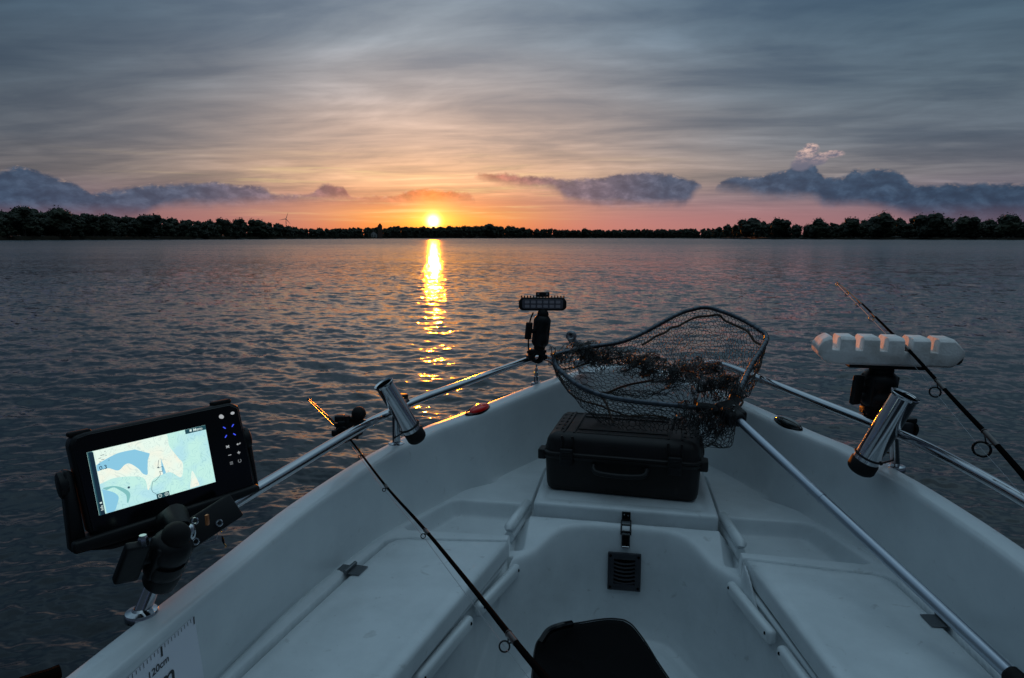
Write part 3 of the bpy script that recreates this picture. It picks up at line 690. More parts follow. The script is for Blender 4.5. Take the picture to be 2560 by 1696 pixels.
hatch = m.obj('hatch_lid', GELR, boat, sharp=50)
# over-centre latch hanging on the hatch front
lx = .012; m = MB(); X_ = Vector((1, 0, 0)); Y_ = Vector((0, 1, 0)); fy = 2.088
def lt(q, yy, dr): return d2(lx+q, yy, dr)
m.box(lt(0, fy, .878), X_, Y_, up, .0135, .0016, .015, .001, 1)
for q in (-.0145, .0145): m.tube([lt(q, fy-.004, .890), lt(q, 2.058, .903), lt(q, 2.046, .922)], .0024, 8)
m.tube([lt(-.0145, fy-.004, .890), lt(.0145, fy-.004, .890)], .0030, 8); m.tube([lt(-.0165, 2.052, .914), lt(.0165, 2.052, .914)], .0038, 8); m.tube([lt(-.0165, 2.068, .898), lt(.0165, 2.068, .898)], .0030, 8)
wn = Vector((0, -1, .16)).normalized(); wu = wn.cross(X_)*-1
if wu.z < 0: wu = -wu
m.box(lt(0, 2.036, .936), X_, wu, wn, .0115, .020, .003, .002, 1); m.box(lt(0, 2.040, .940), X_, wu, wn, .0130, .020, .002, .001, 1)
m.obj('latch', [BLKG, STEEL], hatch)
m = MB(); m.box(lt(0, 2.032, .955), X_, wu, wn, .0115, .0022, .0035, .001, 1); m.obj('latch_tongue', STEEL, hatch)
for q, dq in ((-.006, .871), (.006, .874)): m = MB(); m.ball(lt(q, fy-.002, dq), .0028, 8); m.obj('screw', STEEL, hatch)
# vent grille in the well front
vc = at_depth(1560.5, 1429, 1); 
def on_y(px, py, y):
    d = ray(px, py); return d*(y/d.y)+Vector((0, 0, HC))
vc = on_y(1560.5, 1429.5, 2.026); n_ = Vector((0, -1, .10)).normalized(); vx = X_; vy = n_.cross(vx)*1; 
if vy.z < 0: vy = -vy
hw = abs(on_y(1602, 1430, 2.026).x-on_y(1519, 1430, 2.026).x)/2; hh = abs(on_y(1560, 1385, 2.026).z-on_y(1560, 1474, 2.026).z)/2
m = MB()
for a, b_, c_, e_ in ((-hw*.82, 0, hw*.18, hh), (hw*.82, 0, hw*.18, hh), (0, hh*.83, hw*.66, hh*.17), (0, -hh*.83, hw*.66, hh*.17)):
    m.box(vc+vx*a+vy*b_, vx, vy, n_, c_, e_, .006, .0022, 2)
grl = m.obj('vent_grille', GREY, boat)
m = MB()
for k in range(6):
    yy = hh*(.52-k*.21)
    m.tube([vc+vx*(q*hw*.66)+vy*(yy-(.0016*(1-q*q)*4))+n_*.002 for q in (-1, -.5, 0, .5, 1)], .0030, 8)
m.obj('louvre', GREY, grl)
m = MB(); m.box(vc-n_*.004, vx, vy, n_, hw*.7, hh*.7, .001); m.obj('vent_opening', BLKG, grl)
for a in (-1, 1):
    for b_ in (-1, 1): m = MB(); m.cyl(vc+vx*a*hw*.84+vy*b_*hh*.84+n_*.005, vc+vx*a*hw*.84+vy*b_*hh*.84+n_*.0072, .0042, n=12); m.obj('screw', BLKG, grl)
# guard rails
def rail(pts, posts, s):
    P_ = arc_pts([d2(*p) for p in pts], 8); m = MB(); m.tube(P_, .0140, 20); o = m.obj('guard_rail', STEEL, boat, sharp=60)
    for f_, t_ in posts:
        a = d2(*f_); b_ = d2(*t_); mm = MB(); mm.cyl(a, b_, .0130, n=20); mm.lathe([(0, .006), (.013, .006), (.0155, .0045), (.026, .0035), (.028, .0), (.028, -.01)], a, up, 28)
        mm.obj('stanchion', STEEL, o, sharp=30)
    for e in (pts[0], pts[-1]):
        mm = MB(); mm.lathe([(.0125, .010), (.016, .006), (.027, .0035), (.029, 0), (.029, -.01)], d2(*e), up, 28); mm.obj('rail_foot', STEEL, o, sharp=30)
    return o
rail([(-.285, 2.895, .605), (-.293, 2.882, .565), (-.312, 2.86, .525), (-.345, 2.82, .503), (-.395, 2.745, .500), (-.48, 2.56, .510), (-.58, 2.345, .524), (-.68, 2.12, .535), (-.745, 1.86, .543), (-.772, 1.66, .548), (-.792, 1.40, .550), (-.806, 1.235, .552), (-.822, 1.135, .562), (-.840, 1.075, .590), (-.867, 1.030, .682)],
     [((-.728, 2.037, .662), (-.722, 2.022, .538))], -1)
rail([(.300, 2.895, .60), (.302, 2.88, .56), (.315, 2.86, .525), (.35, 2.80, .503), (.40, 2.72, .502), (.48, 2.57, .512), (.59, 2.34, .525), (.70, 2.12, .538), (.775, 1.93, .545), (.815, 1.74, .550), (.845, 1.53, .555), (.862, 1.25, .558), (.872, 1.08, .575), (.885, 1.00, .61), (.895, .97, .69)],
     [((.786, 2.080, .666), (.750, 2.02, .545))], 1)
# socket for a mast light with its black dust plug
a = at_drop(1341, 960, .607); m = MB(); m.lathe([(0, .085), (.003, .085), (.0035, .070), (.006, .068), (.006, .052), (.009, .050), (.009, .034), (.011, .032), (.011, .008), (.021, .006), (.023, 0), (.023, -.008)], a, up, 24)
sk = m.obj('light_socket', STEEL, boat, sharp=30)
b_ = at_drop(1370, 975, .640)-Vector((0, .0, 0)); b_ += (Vector((0, 0, HC))-b_).normalized()*.02
m = MB()
for k in range(9):
    t = k/8; p = (a+Vector((.012, -.01, .012))).lerp(b_+up*.012, t); m.ring(p, (1, .3, 0) if k % 2 else (0, .3, 1), .0035, .0008, 10, 5)
m.obj('plug_chain', STEEL, sk)
m = MB(); m.lathe([(0, .012), (.009, .012), (.0125, .009), (.0125, -.007), (.009, -.010), (0, -.010)], b_, (-.2, -.7, .5), 20); m.obj('dust_plug', RUB, sk, sharp=30)
# oval flush fittings on both gunwales
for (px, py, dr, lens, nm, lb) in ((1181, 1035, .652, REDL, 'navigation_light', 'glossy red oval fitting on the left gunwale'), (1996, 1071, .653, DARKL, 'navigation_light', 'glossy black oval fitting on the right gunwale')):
    c_ = at_drop(px, py, dr); best = min(range(NP), key=lambda i: (GP[i]+GN[i]*.04-c_).length); c_ = gun_off(best, .044, .001)
    t_ = (GP[best+1]-GP[best-1]).normalized(); nn = Vector(GN[best]); nn = (nn*.30+up).normalized(); wv_ = nn.cross(t_).normalized()
    m = MB(); m.lathe([(0, 0)], c_, up, 3) if False else None
    prof = [(1.0, -.006), (1.0, .002), (.97, .005), (.90, .0065)]
    n = 36; vs = [c_+t_*math.cos(6.283*k/n)*.064*r_+wv_*math.sin(6.283*k/n)*.0235*r_+nn*h_ for r_, h_ in prof for k in range(n)]
    m.add(vs, [[i*n+k, i*n+(k+1) % n, (i+1)*n+(k+1) % n, (i+1)*n+k] for i in range(len(prof)-1) for k in range(n)])
    base = m.obj('navigation_light', BLKG, boat); tag(base, lb)
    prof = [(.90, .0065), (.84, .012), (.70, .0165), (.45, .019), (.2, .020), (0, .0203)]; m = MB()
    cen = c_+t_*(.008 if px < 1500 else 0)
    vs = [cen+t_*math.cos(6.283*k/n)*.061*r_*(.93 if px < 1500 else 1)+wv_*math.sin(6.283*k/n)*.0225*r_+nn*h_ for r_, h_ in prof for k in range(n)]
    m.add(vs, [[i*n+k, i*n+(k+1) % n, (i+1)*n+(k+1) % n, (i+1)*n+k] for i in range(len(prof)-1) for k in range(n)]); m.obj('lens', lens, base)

# measuring sticker on the inner wall, lower left
def wallpt(px, py):
    """hit the inner wall mesh of the left side"""
    d = ray(px, py); best = None
    for a_ in range(6, 19):
        for i in range(0, 60):
            q = [rows_w[a_][i], rows_w[a_][i+1], rows_w[a_+1][i+1], rows_w[a_+1][i]]
            for tri in ((q[0], q[1], q[2]), (q[0], q[2], q[3])):
                e1 = tri[1]-tri[0]; e2 = tri[2]-tri[0]; pv = d.cross(e2); det = e1.dot(pv)
                if abs(det) < 1e-12: continue
                tv = Vector((0, 0, HC))-tri[0]; u_ = tv.dot(pv)/det; qv = tv.cross(e1); v_ = d.dot(qv)/det; t_ = e2.dot(qv)/det
                if u_ >= -1e-4 and v_ >= -1e-4 and u_+v_ <= 1.0001 and t_ > 0 and (best is None or t_ < best[0]):
                    nn = e1.cross(e2).normalized(); nn = nn if nn.dot(d) < 0 else -nn; best = (t_, Vector((0, 0, HC))+d*t_, nn)
    return best
# ------------------------------------------------------------------ things on the boat
EYE = Vector((0, 0, HC))
CR = Vector((math.cos(YAW), math.sin(YAW), 0)); CF = Vector((-math.sin(YAW), math.cos(YAW), 0))
def capsule(m, a, b_, w, t, nrm, bev=.008, mi=0):
    """flat rounded block from a to b, width w, thickness t"""
    dv = (b_-a).normalized(); n_ = Vector(nrm); n_ = (n_-dv*n_.dot(dv)).normalized(); s_ = dv.cross(n_)
    m.box((a+b_)/2, dv, s_, n_, (b_-a).length/2, w/2, t/2, bev, 3, mi); return dv, s_, n_
def socket_arm(parent, a, b_, r, knob_dir, knob_len=.05, knob_w=.022, lever=True):
    """two-socket ball arm with a waist and its tightening knob"""
    dv = (b_-a).normalized(); kd = Vector(knob_dir); kd = (kd-dv*kd.dot(dv)).normalized(); L = (b_-a).length
    m = MB(); pr = [(0, 0), (.55, .004), (.86, .012), (1.0, .03), (1.05, .045), (.98, .062), (.84, .5*L), ]
    pr = [(r*.30, -.004), (r*.75, .000), (r*.98, .010), (r*1.06, .024), (r*1.0, .038), (r*.86, L*.42), (r*.84, L*.5), (r*.86, L*.58), (r*1.0, L-.038), (r*1.06, L-.024), (r*.98, L-.010), (r*.75, L), (r*.30, L+.004)]
    m.lathe(pr, a, dv, 20); m.box((a+b_)/2, dv, kd, dv.cross(kd), L*.42, r*.95, r*.62, .006, 2)
    o = m.obj('socket_arm', BLK, parent, sharp=50)
    m = MB(); c = (a+b_)/2; m.cyl(c+kd*r*.8, c+kd*(r*.9+.026), .009, n=14)
    e = c+kd*(r*.9+.030)
    if lever: m.box(e, dv, dv.cross(kd), kd, knob_len/2, .009, knob_w/2, .005, 3)
    else: m.lathe([(0, -.006), (.014, -.006), (.018, 0), (.018, .012), (.012, .016), (0, .016)], e, kd, 14)
    m.obj('knob', BLK, parent, sharp=50)
    m = MB(); m.ball(a-dv*.006, r*.72, 16); m.obj('ball_joint', RUB, parent); m = MB(); m.ball(b_+dv*.006, r*.72, 16); m.obj('ball_joint', RUB, parent)
def rail_clamp(parent, c, axis, stud=None, w=.036, r=.023, name='clamp'):
    ax_ = Vector(axis).normalized(); m = MB(); u_ = (up-ax_*up.dot(ax_)).normalized(); s_ = ax_.cross(u_)
    m.lathe([(.0142, -w/2), (r-.003, -w/2), (r, -w/2+.004), (r, w/2-.004), (r-.003, w/2), (.0142, w/2)], c, ax_, 20)
    for q in (-1, 1): m.box(c+s_*q*(r+.005), ax_, s_, u_, w/2*.9, .010, .009, .003, 2)
    m.obj(name, BLK, parent, sharp=40)
    for q in (-1, 1): m = MB(); m.tube([c+s_*q*(r+.007)-u_*.016, c+s_*q*(r+.007)+u_*.020], .0042, 10); m.lathe([(0, .010), (.008, .010), (.009, .004), (.008, -.002), (0, -.002)], c+s_*q*(r+.007)+u_*.018, u_, 8); m.obj('clamp_bolt', BLK, parent)
# --- chart plotter
PC = Vector((-.874, 1.103, -.431))+EYE
PX_ = Vector((.601, .798, .054)).normalized(); PY_ = Vector((.174, -.065, -.983)); PY_ = (PY_-PX_*PX_.dot(PY_)).normalized(); PN = -PX_.cross(PY_)
if PN.dot(EYE-PC) < 0: PN = -PN
def pp(a, b_, h=0.0): return PC+PX_*a+PY_*b_+PN*h
foot = at_drop(352, 1530, .68)
t = thing('chart_plotter', 'black chart plotter with a glowing map screen, tilted on the left rail', 'chart plotter', foot)
OUT = [(-.118, -.0905), (-.10, -.0935), (.160, -.0905), (.176, -.080), (.1805, .082), (.170, .098), (-.105, .098), (-.122, .085), (-.1265, -.078)]
m = MB(); m.prism(OUT, PC, PX_, PY_, PN, -.045, -.001, .006, 3); m.prism([(a*.82, b_*.8) for a, b_ in OUT], PC, PX_, PY_, PN, -.075, -.044, .008, 2)
m.obj('housing', BLK, t, sharp=50)
m = MB(); m.prism([(a*.965+.001, b_*.955) for a, b_ in OUT], PC, PX_, PY_, PN, -.002, .0012, .0008, 1); m.obj('front_glass', BLKG, t, sharp=40)
for q in (-.105, .147): m = MB(); m.box(pp(q+.0, -.0935, -.022), PX_, PY_, PN, .018, .0045, .014, .003, 2); m.obj('top_pad', RUB, t)
def screen_mat(name, col, e, lines=None, var=None):
    mm = bpy.data.materials.new(name); mm.use_nodes = True; tt = mm.node_tree; bb = tt.nodes['Principled BSDF']
    bb.inputs['Base Color'].default_value = (0, 0, 0, 1); bb.inputs['Roughness'].default_value = .1
    col_out = None; co = tt.nodes.new('ShaderNodeTexCoord')
    rg = tt.nodes.new('ShaderNodeRGB'); rg.outputs[0].default_value = (*col, 1); col_out = rg.outputs[0]
    def mixc(fac, a, c2):
        x = tt.nodes.new('ShaderNodeMix'); x.data_type = 'RGBA'; tt.links.new(fac, x.inputs[0]); tt.links.new(a, x.inputs[6]); x.inputs[7].default_value = (*c2, 1); return x.outputs[2]
    if var:
        nz = tt.nodes.new('ShaderNodeTexNoise'); nz.inputs['Scale'].default_value = 26; nz.inputs['Detail'].default_value = 2; tt.links.new(co.outputs['Object'], nz.inputs['Vector'])
        mr = tt.nodes.new('ShaderNodeMapRange'); mr.inputs[1].default_value = .42; mr.inputs[2].default_value = .62; tt.links.new(nz.outputs[0], mr.inputs[0]); col_out = mixc(mr.outputs[0], col_out, var)
    if lines:
        nz = tt.nodes.new('ShaderNodeTexNoise'); nz.inputs['Scale'].default_value = lines[0]; nz.inputs['Detail'].default_value = 2; nz.inputs['Distortion'].default_value = .6; tt.links.new(co.outputs['Object'], nz.inputs['Vector'])
        a_ = tt.nodes.new('ShaderNodeMath'); a_.operation = 'MULTIPLY'; a_.inputs[1].default_value = lines[1]; tt.links.new(nz.outputs[0], a_.inputs[0])
        f_ = tt.nodes.new('ShaderNodeMath'); f_.operation = 'FRACT'; tt.links.new(a_.outputs[0], f_.inputs[0])
        l_ = tt.nodes.new('ShaderNodeMath'); l_.operation = 'LESS_THAN'; l_.inputs[1].default_value = .16; tt.links.new(f_.outputs[0], l_.inputs[0])
        m_ = tt.nodes.new('ShaderNodeMath'); m_.operation = 'MULTIPLY'; m_.inputs[1].default_value = lines[2]; tt.links.new(l_.outputs[0], m_.inputs[0])
        col_out = mixc(m_.outputs[0], col_out, lines[3])
    tt.links.new(col_out, bb.inputs['Emission Color']); bb.inputs['Emission Strength'].default_value = e
    return mm
SC_CREAM = screen_mat('screen_land', srgb(232, 250, 238), 1.0, (42, 9, .30, srgb(165, 190, 190)), srgb(246, 246, 228))
SC_TEAL = screen_mat('screen_shallow', srgb(196, 240, 230), 1.0, (38, 11, .36, srgb(140, 192, 200)), srgb(182, 228, 236))
SC_BLUE = screen_mat('screen_water', srgb(138, 200, 226), 1.0)
SC_DARK = screen_mat('screen_bar', srgb(34, 74, 84), 1.0)
SC_INK = screen_mat('screen_ink', srgb(40, 70, 90), 1.0)
SC_WHITE = screen_mat('screen_white', srgb(210, 232, 228), 1.0)
SC_SHADE = screen_mat('screen_relief', srgb(128, 190, 190), 1.0)
SC_NAVY = screen_mat('screen_navy', srgb(22, 42, 58), 1.0)
m = MB(); lay = [0]
def flatp(poly, mi, h=None):
    lay[0] += 1; h = .0014+.00012*lay[0] if h is None else h
    m.add([pp(a, b_, h) for a, b_ in poly], [list(range(len(poly)))], mi, False)
def stroke(pts, w, mi):
    lay[0] += 1; h = .0014+.00012*lay[0]
    for (a, b_), (c, d_) in zip(pts[:-1], pts[1:]):
        v = Vector((c-a, d_-b_)); L = v.length or 1; nx, ny = -v.y/L*w, v.x/L*w
        m.add([pp(a+nx, b_+ny, h), pp(a-nx, b_-ny, h), pp(c-nx, d_-ny, h), pp(c+nx, d_+ny, h)], [[0, 1, 2, 3]], mi, False)
def sm2(pts, n=6): return [(p.x, p.y) for p in arc_pts([Vector((a, b_, 0)) for a, b_ in pts], n)]
flatp([(-.1025, -.0578), (.1025, -.0578), (.1025, .0578), (-.1025, .0578)], 1)
cream = [(-.0924, -.0576), (.0315, -.0576)]+sm2([(.0318, -.0476), (.0321, -.0334), (.0425, -.0095), (.0495, .0067), (.042, .0302), (.0251, .0155), (.0091, .016), (-.0076, .0214), (-.0181, .0372), (-.0229, .0117), (-.0641, -.0006), (-.0920, .0030)])
flatp(cream, 0)
flatp(sm2([(.054, .056), (.058, .040), (.063, .024), (.068, .036), (.072, .0555)]), 0)
flatp(sm2([(-.092, -.0315), (-.0826, -.0359), (-.0598, -.0429), (-.045, -.0440), (-.027, -.0432)])+[(-.0037, -.0292)]+sm2([(-.0094, -.017), (-.012, -.004), (-.0143, .0083), (-.0216, .0044), (-.0273, -.0067), (-.0387, -.0193), (-.0475, -.0201), (-.0598, -.0128), (-.0751, -.0213), (-.092, -.0202)]), 2)
flatp(sm2([(-.0905, .0128), (-.0754, .0227), (-.069, .030), (-.0676, .0368), (-.0726, .0486), (-.078, .0570), (-.0905, .0572)]), 2)
for k in range(5): stroke(sm2([(-.0884+k*.001, .0123+k*.0008), (-.0721, .014), (-.0588-k*.0012, .0215), (-.0494-k*.0012, .0342), (-.055, .0493)]), .0012, 6)
flatp([(.0133, -.0141), (.0150, .0), (.0170, .014), (.0122, .0161), (.0105, .006)], 2)
stroke(sm2([(.0090, -.0135), (.0054, .001), (.0133, .0007), (.0117, .0098), (.0065, .0083), (.007, .0145), (-.0033, .0236), (-.008, .0239), (-.0119, .0357), (-.0113, .0428), (-.006, .0479)], 3), .00035, 4)
flatp([(.003, .0005), (.0068, -.0012), (.0062, .0022)], 4)
flatp([(-.0487+.0022*math.cos(k), .0225+.0022*math.sin(k)) for k in np.linspace(0, 5.5, 8)], 4)
flatp([(-.1025, -.0578), (-.0945, -.0578), (-.0945, .0578), (-.1025, .0578)], 3); flatp([(-.1000, -.0565), (-.0930, -.0565), (-.0930, .0577), (-.1000, .0577)], 7)
flatp([(.0637, -.0578), (.1025, -.0578), (.1025, -.0491), (.0637, -.0491)], 3); flatp([(-.0065, .0489), (.0159, .0489), (.0159, .0577), (-.0065, .0577)], 3)
for k, (a, b_, w) in enumerate(((-.083, -.0475, .006), (-.087, -.043, .0045), (-.0755, -.0455, .002), (-.083, -.0395, .005), (-.087, -.0365, .003), (-.0725, -.0360, .002), (-.076, -.053, .002), (-.089, -.0325, .003))): flatp([(a, b_), (a+w, b_-.0002), (a+w, b_+.0006), (a, b_+.0008)], 4)
def ptext(s_, a, b_, size, mi, rot=0, mm=None, h=None):
    v, f = textmesh(s_, size); lay[0] += 1; h = .0014+.00012*lay[0] if h is None else h; c, s2_ = math.cos(rot), math.sin(rot)
    (mm or m).add([pp(a+x*c-(-y)*s2_, b_+x*s2_+(-y)*c, h) for x, y, _ in v], f, mi, False)
ptext('0.3', -.0890, -.0215, .0105, 4); ptext('Menu', .0780, -.0512, .0078, 5); flatp([(.0715, -.0562), (.0755, -.0562), (.0755, -.0520), (.0715, -.0520)], 5)
ptext('Info', -.0945, .0500, .0062, 5, -math.pi/2); flatp([(-.0985, .0345), (-.0950, .0345), (-.0950, .0372), (-.0985, .0372)], 5)
for a in (-.0010, .0105):
    lay[0] += 1; stroke([(a+.0030*math.cos(k), .0533+.0030*math.sin(k)) for k in np.linspace(0, 6.2832, 15)], .0004, 5); flatp([(a-.0016, .0530), (a+.0016, .0530), (a+.0016, .0536), (a-.0016, .0536)], 5)
flatp([(.0102, .0517), (.0108, .0517), (.0108, .0549), (.0102, .0549)], 5)
m.obj('screen', [SC_CREAM, SC_TEAL, SC_BLUE, SC_DARK, SC_INK, SC_WHITE, SC_SHADE, SC_NAVY], t, sharp=0)
KW = mat('key_light_white', (.02, .02, .02), .4, emit=(srgb(225, 230, 235), .5)); KD = mat('key_light_dim', (.02, .02, .02), .4, emit=(srgb(140, 145, 150), .6)); KB = mat('key_light_blue', (.01, .01, .02), .4, emit=(srgb(70, 90, 255), 1.0))
m = MB(); lay[0] = 3
def oval(a, b_, ra, rb, mi): flatp([(a+ra*math.cos(k), b_+rb*math.sin(k)) for k in np.linspace(0, 6.283, 15)[:-1]], mi)
oval(.1356, -.0673, .0042, .0042, 0); oval(.1372, -.066, .0038, .0036, 0); oval(.1589, -.0689, .0040, .0030, 0)
for (a, b_, r_) in ((.1378, -.0436, .8), (.1548, -.0441, -.8), (.1376, -.0259, -.8), (.1549, -.0258, .8)): stroke([(a-.0030*math.cos(r_), b_-.0030*math.sin(r_)), (a+.0030*math.cos(r_), b_+.0030*math.sin(r_))], .0010, 2)
a, b_ = .1372, -.0047; stroke([(a-.003, b_-.0022), (a+.003, b_+.0022)], .0009, 0); stroke([(a-.003, b_+.0022), (a+.003, b_-.0022)], .0009, 0)
a, b_ = .1589, -.0049; stroke([(a+.0035, b_-.0018), (a+.0035, b_+.0005), (a-.0015, b_+.0005)], .0007, 0); flatp([(a-.004, b_+.0005), (a-.001, b_-.002), (a-.001, b_+.003)], 0)
stroke([(.1352, .0129), (.1412, .0129)], .0006, 0); stroke([(.1534, .0127), (.1594, .0127)], .0007, 0); stroke([(.1564, .0097), (.1564, .0157)], .0007, 0)
for k in (-.0022, 0, .0022): stroke([(.1353, .0295+k), (.1413, .0295+k)], .0006, 1)
stroke([(.1549+.0030*math.cos(k), .0295+.0030*math.sin(k)) for k in np.linspace(-1.1, 4.3, 12)], .0006, 1)
m.obj('keypad', [KW, KD, KB], t, sharp=0)
m = MB()                                               # U-shaped bracket under and beside the housing
m.prism([(-.150, .090), (.182, .086), (.184, .100), (.150, .104), (.075, .112), (-.095, .114), (-.152, .111)], PC, PX_, PY_, PN, -.060, .012, .005, 2)
m.prism([(-.143, -.020), (-.138, -.034), (-.127, -.030), (-.127, .10), (-.152, .112), (-.148, .05)], PC, PX_, PY_, PN, -.055, -.008, .003, 1)
m.prism([(.184, -.030), (.192, -.012), (.190, .095), (.181, .10), (.181, -.03)], PC, PX_, PY_, PN, -.055, -.012, .003, 1)
m.prism([(-.125, .117), (-.02, .112), (.03, .118), (.0, .130), (-.09, .128)], PC, PX_, PY_, PN, -.05, -.012, .005, 2)
m.obj('bracket', BLK, t, sharp=50)
for a, b_, sx_ in ((-.143, -.008, -1), (.184, -.008, 1)):
    m = MB(); m.lathe([(0, .008), (.020, .008), (.024, .006), (.025, 0), (.023, -.006), (0, -.006)], pp(a, b_, -.028), PX_*sx_, 14); m.obj('bracket_knob', BLK, t, sharp=45)
top_ = pp(.008, .158, -.035); bot_ = at_depth(376, 1468, 1.235)
capt = at_depth(540, 1290, 1.40)
socket_arm(t, at_depth(402, 1432, 1.23), at_depth(438, 1345, 1.20), .034, at_depth(335, 1440, 1.18)-at_depth(410, 1395, 1.2), .088, .040)
m = MB(); m.tube([at_depth(452, 1322, 1.22), at_depth(440, 1290, 1.24), pp(.0, .12, -.03)], [.018, .022, .026], 14); m.obj('base_plate', BLK, t)
m = MB(); c_ = at_depth(402, 1446, 1.235); ax_ = (c_-foot).normalized(); m.lathe([(.014, -.014), (.026, -.014), (.030, -.008), (.030, .018), (.022, .030), (0, .030)], c_, ax_, 18); m.obj('clamp', BLK, t, sharp=45)
m = MB(); c_ = at_depth(358, 1352, 1.16); m.lathe([(0, .010), (.006, .010), (.009, .004), (.009, -.010), (0, -.010)], c_, up, 8); m.obj('bolt', STEEL, t)
# --- long black tool clamp hanging beneath the plotter with a lure leader
t = thing('bait_clip', 'slim black clip plate with steel screws hooked on the left rail below the plotter', 'clip', at_depth(520, 1330, 1.42))
a_, b_ = at_depth(462, 1345, 1.25), at_depth(590, 1262, 1.33); m = MB(); capsule(m, a_, b_, .052, .012, EYE-a_, .004); capsule(m, a_-up*.012, b_-up*.010, .020, .016, EYE-a_, .004); m.obj('plate', BLK, t)
for px, py in ((489, 1354), (548, 1308), (487, 1303)):
    q = at_depth(px, py, 1.232+(px-462)*.0006); m = MB(); m.ring(q, EYE-q, .0052, .0016, 18, 6); m.obj('screw', STEEL, t)
m = MB(); q = at_depth(478, 1331, 1.225); m.ball(q, .011, 14, (.7, 1, 1.4)); m.obj('steel_stud', STEEL, t)
m = MB(); q = at_depth(518, 1300, 1.25); m.box(q, CR, up, CF, .003, .010, .004, .0015, 2); m.obj('orange_band', mat('copper_band', (.55, .20, .08), .3, metal=.6), t)
t = thing('fishing_lure', 'tiny lure and coiled wire leader dangling below the plotter', 'lure', at_depth(560, 1360, 1.44)); Pq = lambda x, y, z=1.43: at_depth(x, y, z)
m = MB(); m.tube(arc_pts([Pq(565, 1281), Pq(569, 1300), Pq(566, 1322), Pq(556, 1331), Pq(546, 1323)]), .0009, 6); m.tube(arc_pts([Pq(542, 1322), Pq(542, 1345), Pq(530, 1352), Pq(509, 1358)]), .0011, 6); m.obj('leader', LINE, t)
m = MB(); m.tube([Pq(555, 1340), Pq(558, 1352), Pq(561, 1362)], [.001, .0028, .001], 8); m.obj('body', BLK, t); m = MB(); m.tube(arc_pts([Pq(561, 1360), Pq(566, 1366), Pq(562, 1369)]), .0012, 6); m.obj('hook', mat('brass', (.7, .35, .12), .25, metal=1), t)

# --- rod holders
def rod_holder(top, bot, r, cl, cax, label, zt):
    t = thing('rod_holder', label, 'rod holder', bot, 'steel rod holders clamped to the rails'); ax_ = (top-bot).normalized(); L = (top-bot).length
    m = MB(); m.lathe([(r*.92, L-.11), (r*.92, L-.004), (r*1.02, L-.0015), (r*1.10, L), (r*1.13, L-.002), (r*1.10, L-.006), (r, L-.010), (r, .035), (r, .01)], bot, ax_, 40); m.obj('tube', STEEL, t, sharp=30)
    m = MB(); m.cyl(bot+ax_*(L-.10), bot+ax_*(L-.101), r*.93, n=30); m.obj('inner_stop', RUB, t)
    m = MB(); m.lathe([(0, -.004), (r*.75, -.003), (r*1.0, .003), (r*1.10, .010), (r*1.10, .034), (r*1.02, .0375), (r, .038)], bot, ax_, 32); m.obj('end_cap', RUB, t, sharp=40)
    mid_ = bot+ax_*(L*.56); m = MB(); dv = (cl-mid_); ln_ = dv.length; dv.normalize(); s_ = dv.cross(up).normalized()
    m.box(mid_+dv*(r+.006), dv, s_, dv.cross(s_), .006, .014, .030, .002, 2); m.obj('saddle', STEEL, t, sharp=40)
    m = MB(); m.box(cl.lerp(mid_, .30), dv, s_, dv.cross(s_), max(.008, ln_*.30), .019, .021, .005, 3)
    ca = Vector(cax).normalized(); m.lathe([(.0145, -.020), (.023, -.020), (.026, -.015), (.026, .015), (.023, .020), (.0145, .020)], cl, ca, 20)
    m.box(cl-ca*.0+up*.027, ca, ca.cross(up).normalized(), up, .020, .016, .008, .004, 2); m.obj('clamp', BLK, t, sharp=45)
    # zip tie looping the tube and the stanchion
    zc = bot+ax_*.052; u_ = (zt-zc); u_ = (u_-ax_*u_.dot(ax_)).normalized(); w_ = ax_.cross(u_); m = MB(); pts = []
    d_ = (zt-zc).length
    for k in range(13): q = math.pi/2+math.pi*k/12; pts.append(zc+(u_*math.cos(q)+w_*math.sin(q))*(r+.002))
    for k in range(7): q = -math.pi/2+math.pi*k/6; pts.append(zt+(u_*math.cos(q)+w_*math.sin(q))*.0165)
    pts.append(pts[0]); m.tube(pts, .0026, 6, False); m.box(pts[12]+u_*.006, u_, w_, ax_, .005, .004, .004, .001, 1); m.obj('zip_tie', RUB, t)
rod_holder(at_depth(958, 958, 2.03), at_depth(1046, 1100, 2.10), .0275, d2(-.715, 2.055, .537), (.25, 1, 0), 'polished steel rod holder tube on the left rail, the one leaning right', at_depth(995, 1088, 2.19))
rod_holder(at_depth(2264, 987, 1.84), at_depth(2148, 1178, 1.93), .0345, at_depth(2268, 1072, 2.0), (.4, -1, 0), 'polished steel rod holder tube on the right rail, below the foam rod rest', at_depth(2231, 1140, 2.01))

# --- ball clamp on the left rail
c0 = at_depth(868, 1082, 2.03); t = thing('camera_clamp', 'small black ball clamp gripping the left rail beside the rod tip', 'clamp', c0)
rail_clamp(t, c0+Vector((0, 0, .0)), (.12, 1, 0), w=.05, r=.026)
m = MB(); m.box(c0+up*.030+CR*.006, CR, CF, up, .030, .020, .010, .005, 3); m.box(c0+up*.044-CR*.020, CR, CF, up, .014, .014, .010, .005, 3); m.obj('base', BLK, t, sharp=50)
m = MB(); m.ball(at_depth(897, 1035, 2.0), .0215, 20); m.tube([at_depth(897, 1045, 2.0), c0+up*.036+CR*.012], [.010, .014], 12); m.obj('ball', RUB, t)
m = MB(); q = at_depth(908, 1057, 1.99); m.lathe([(0, -.008), (.008, -.008), (.009, 0), (.008, .008), (0, .008)], q, CR, 10); m.tube([q, c0+up*.03], .004, 8); q = at_depth(868, 1048, 2.0); m.lathe([(0, -.010), (.008, -.010), (.0095, 0), (.008, .010), (0, .010)], q, up, 10); m.obj('thumb_screw', BLK, t)

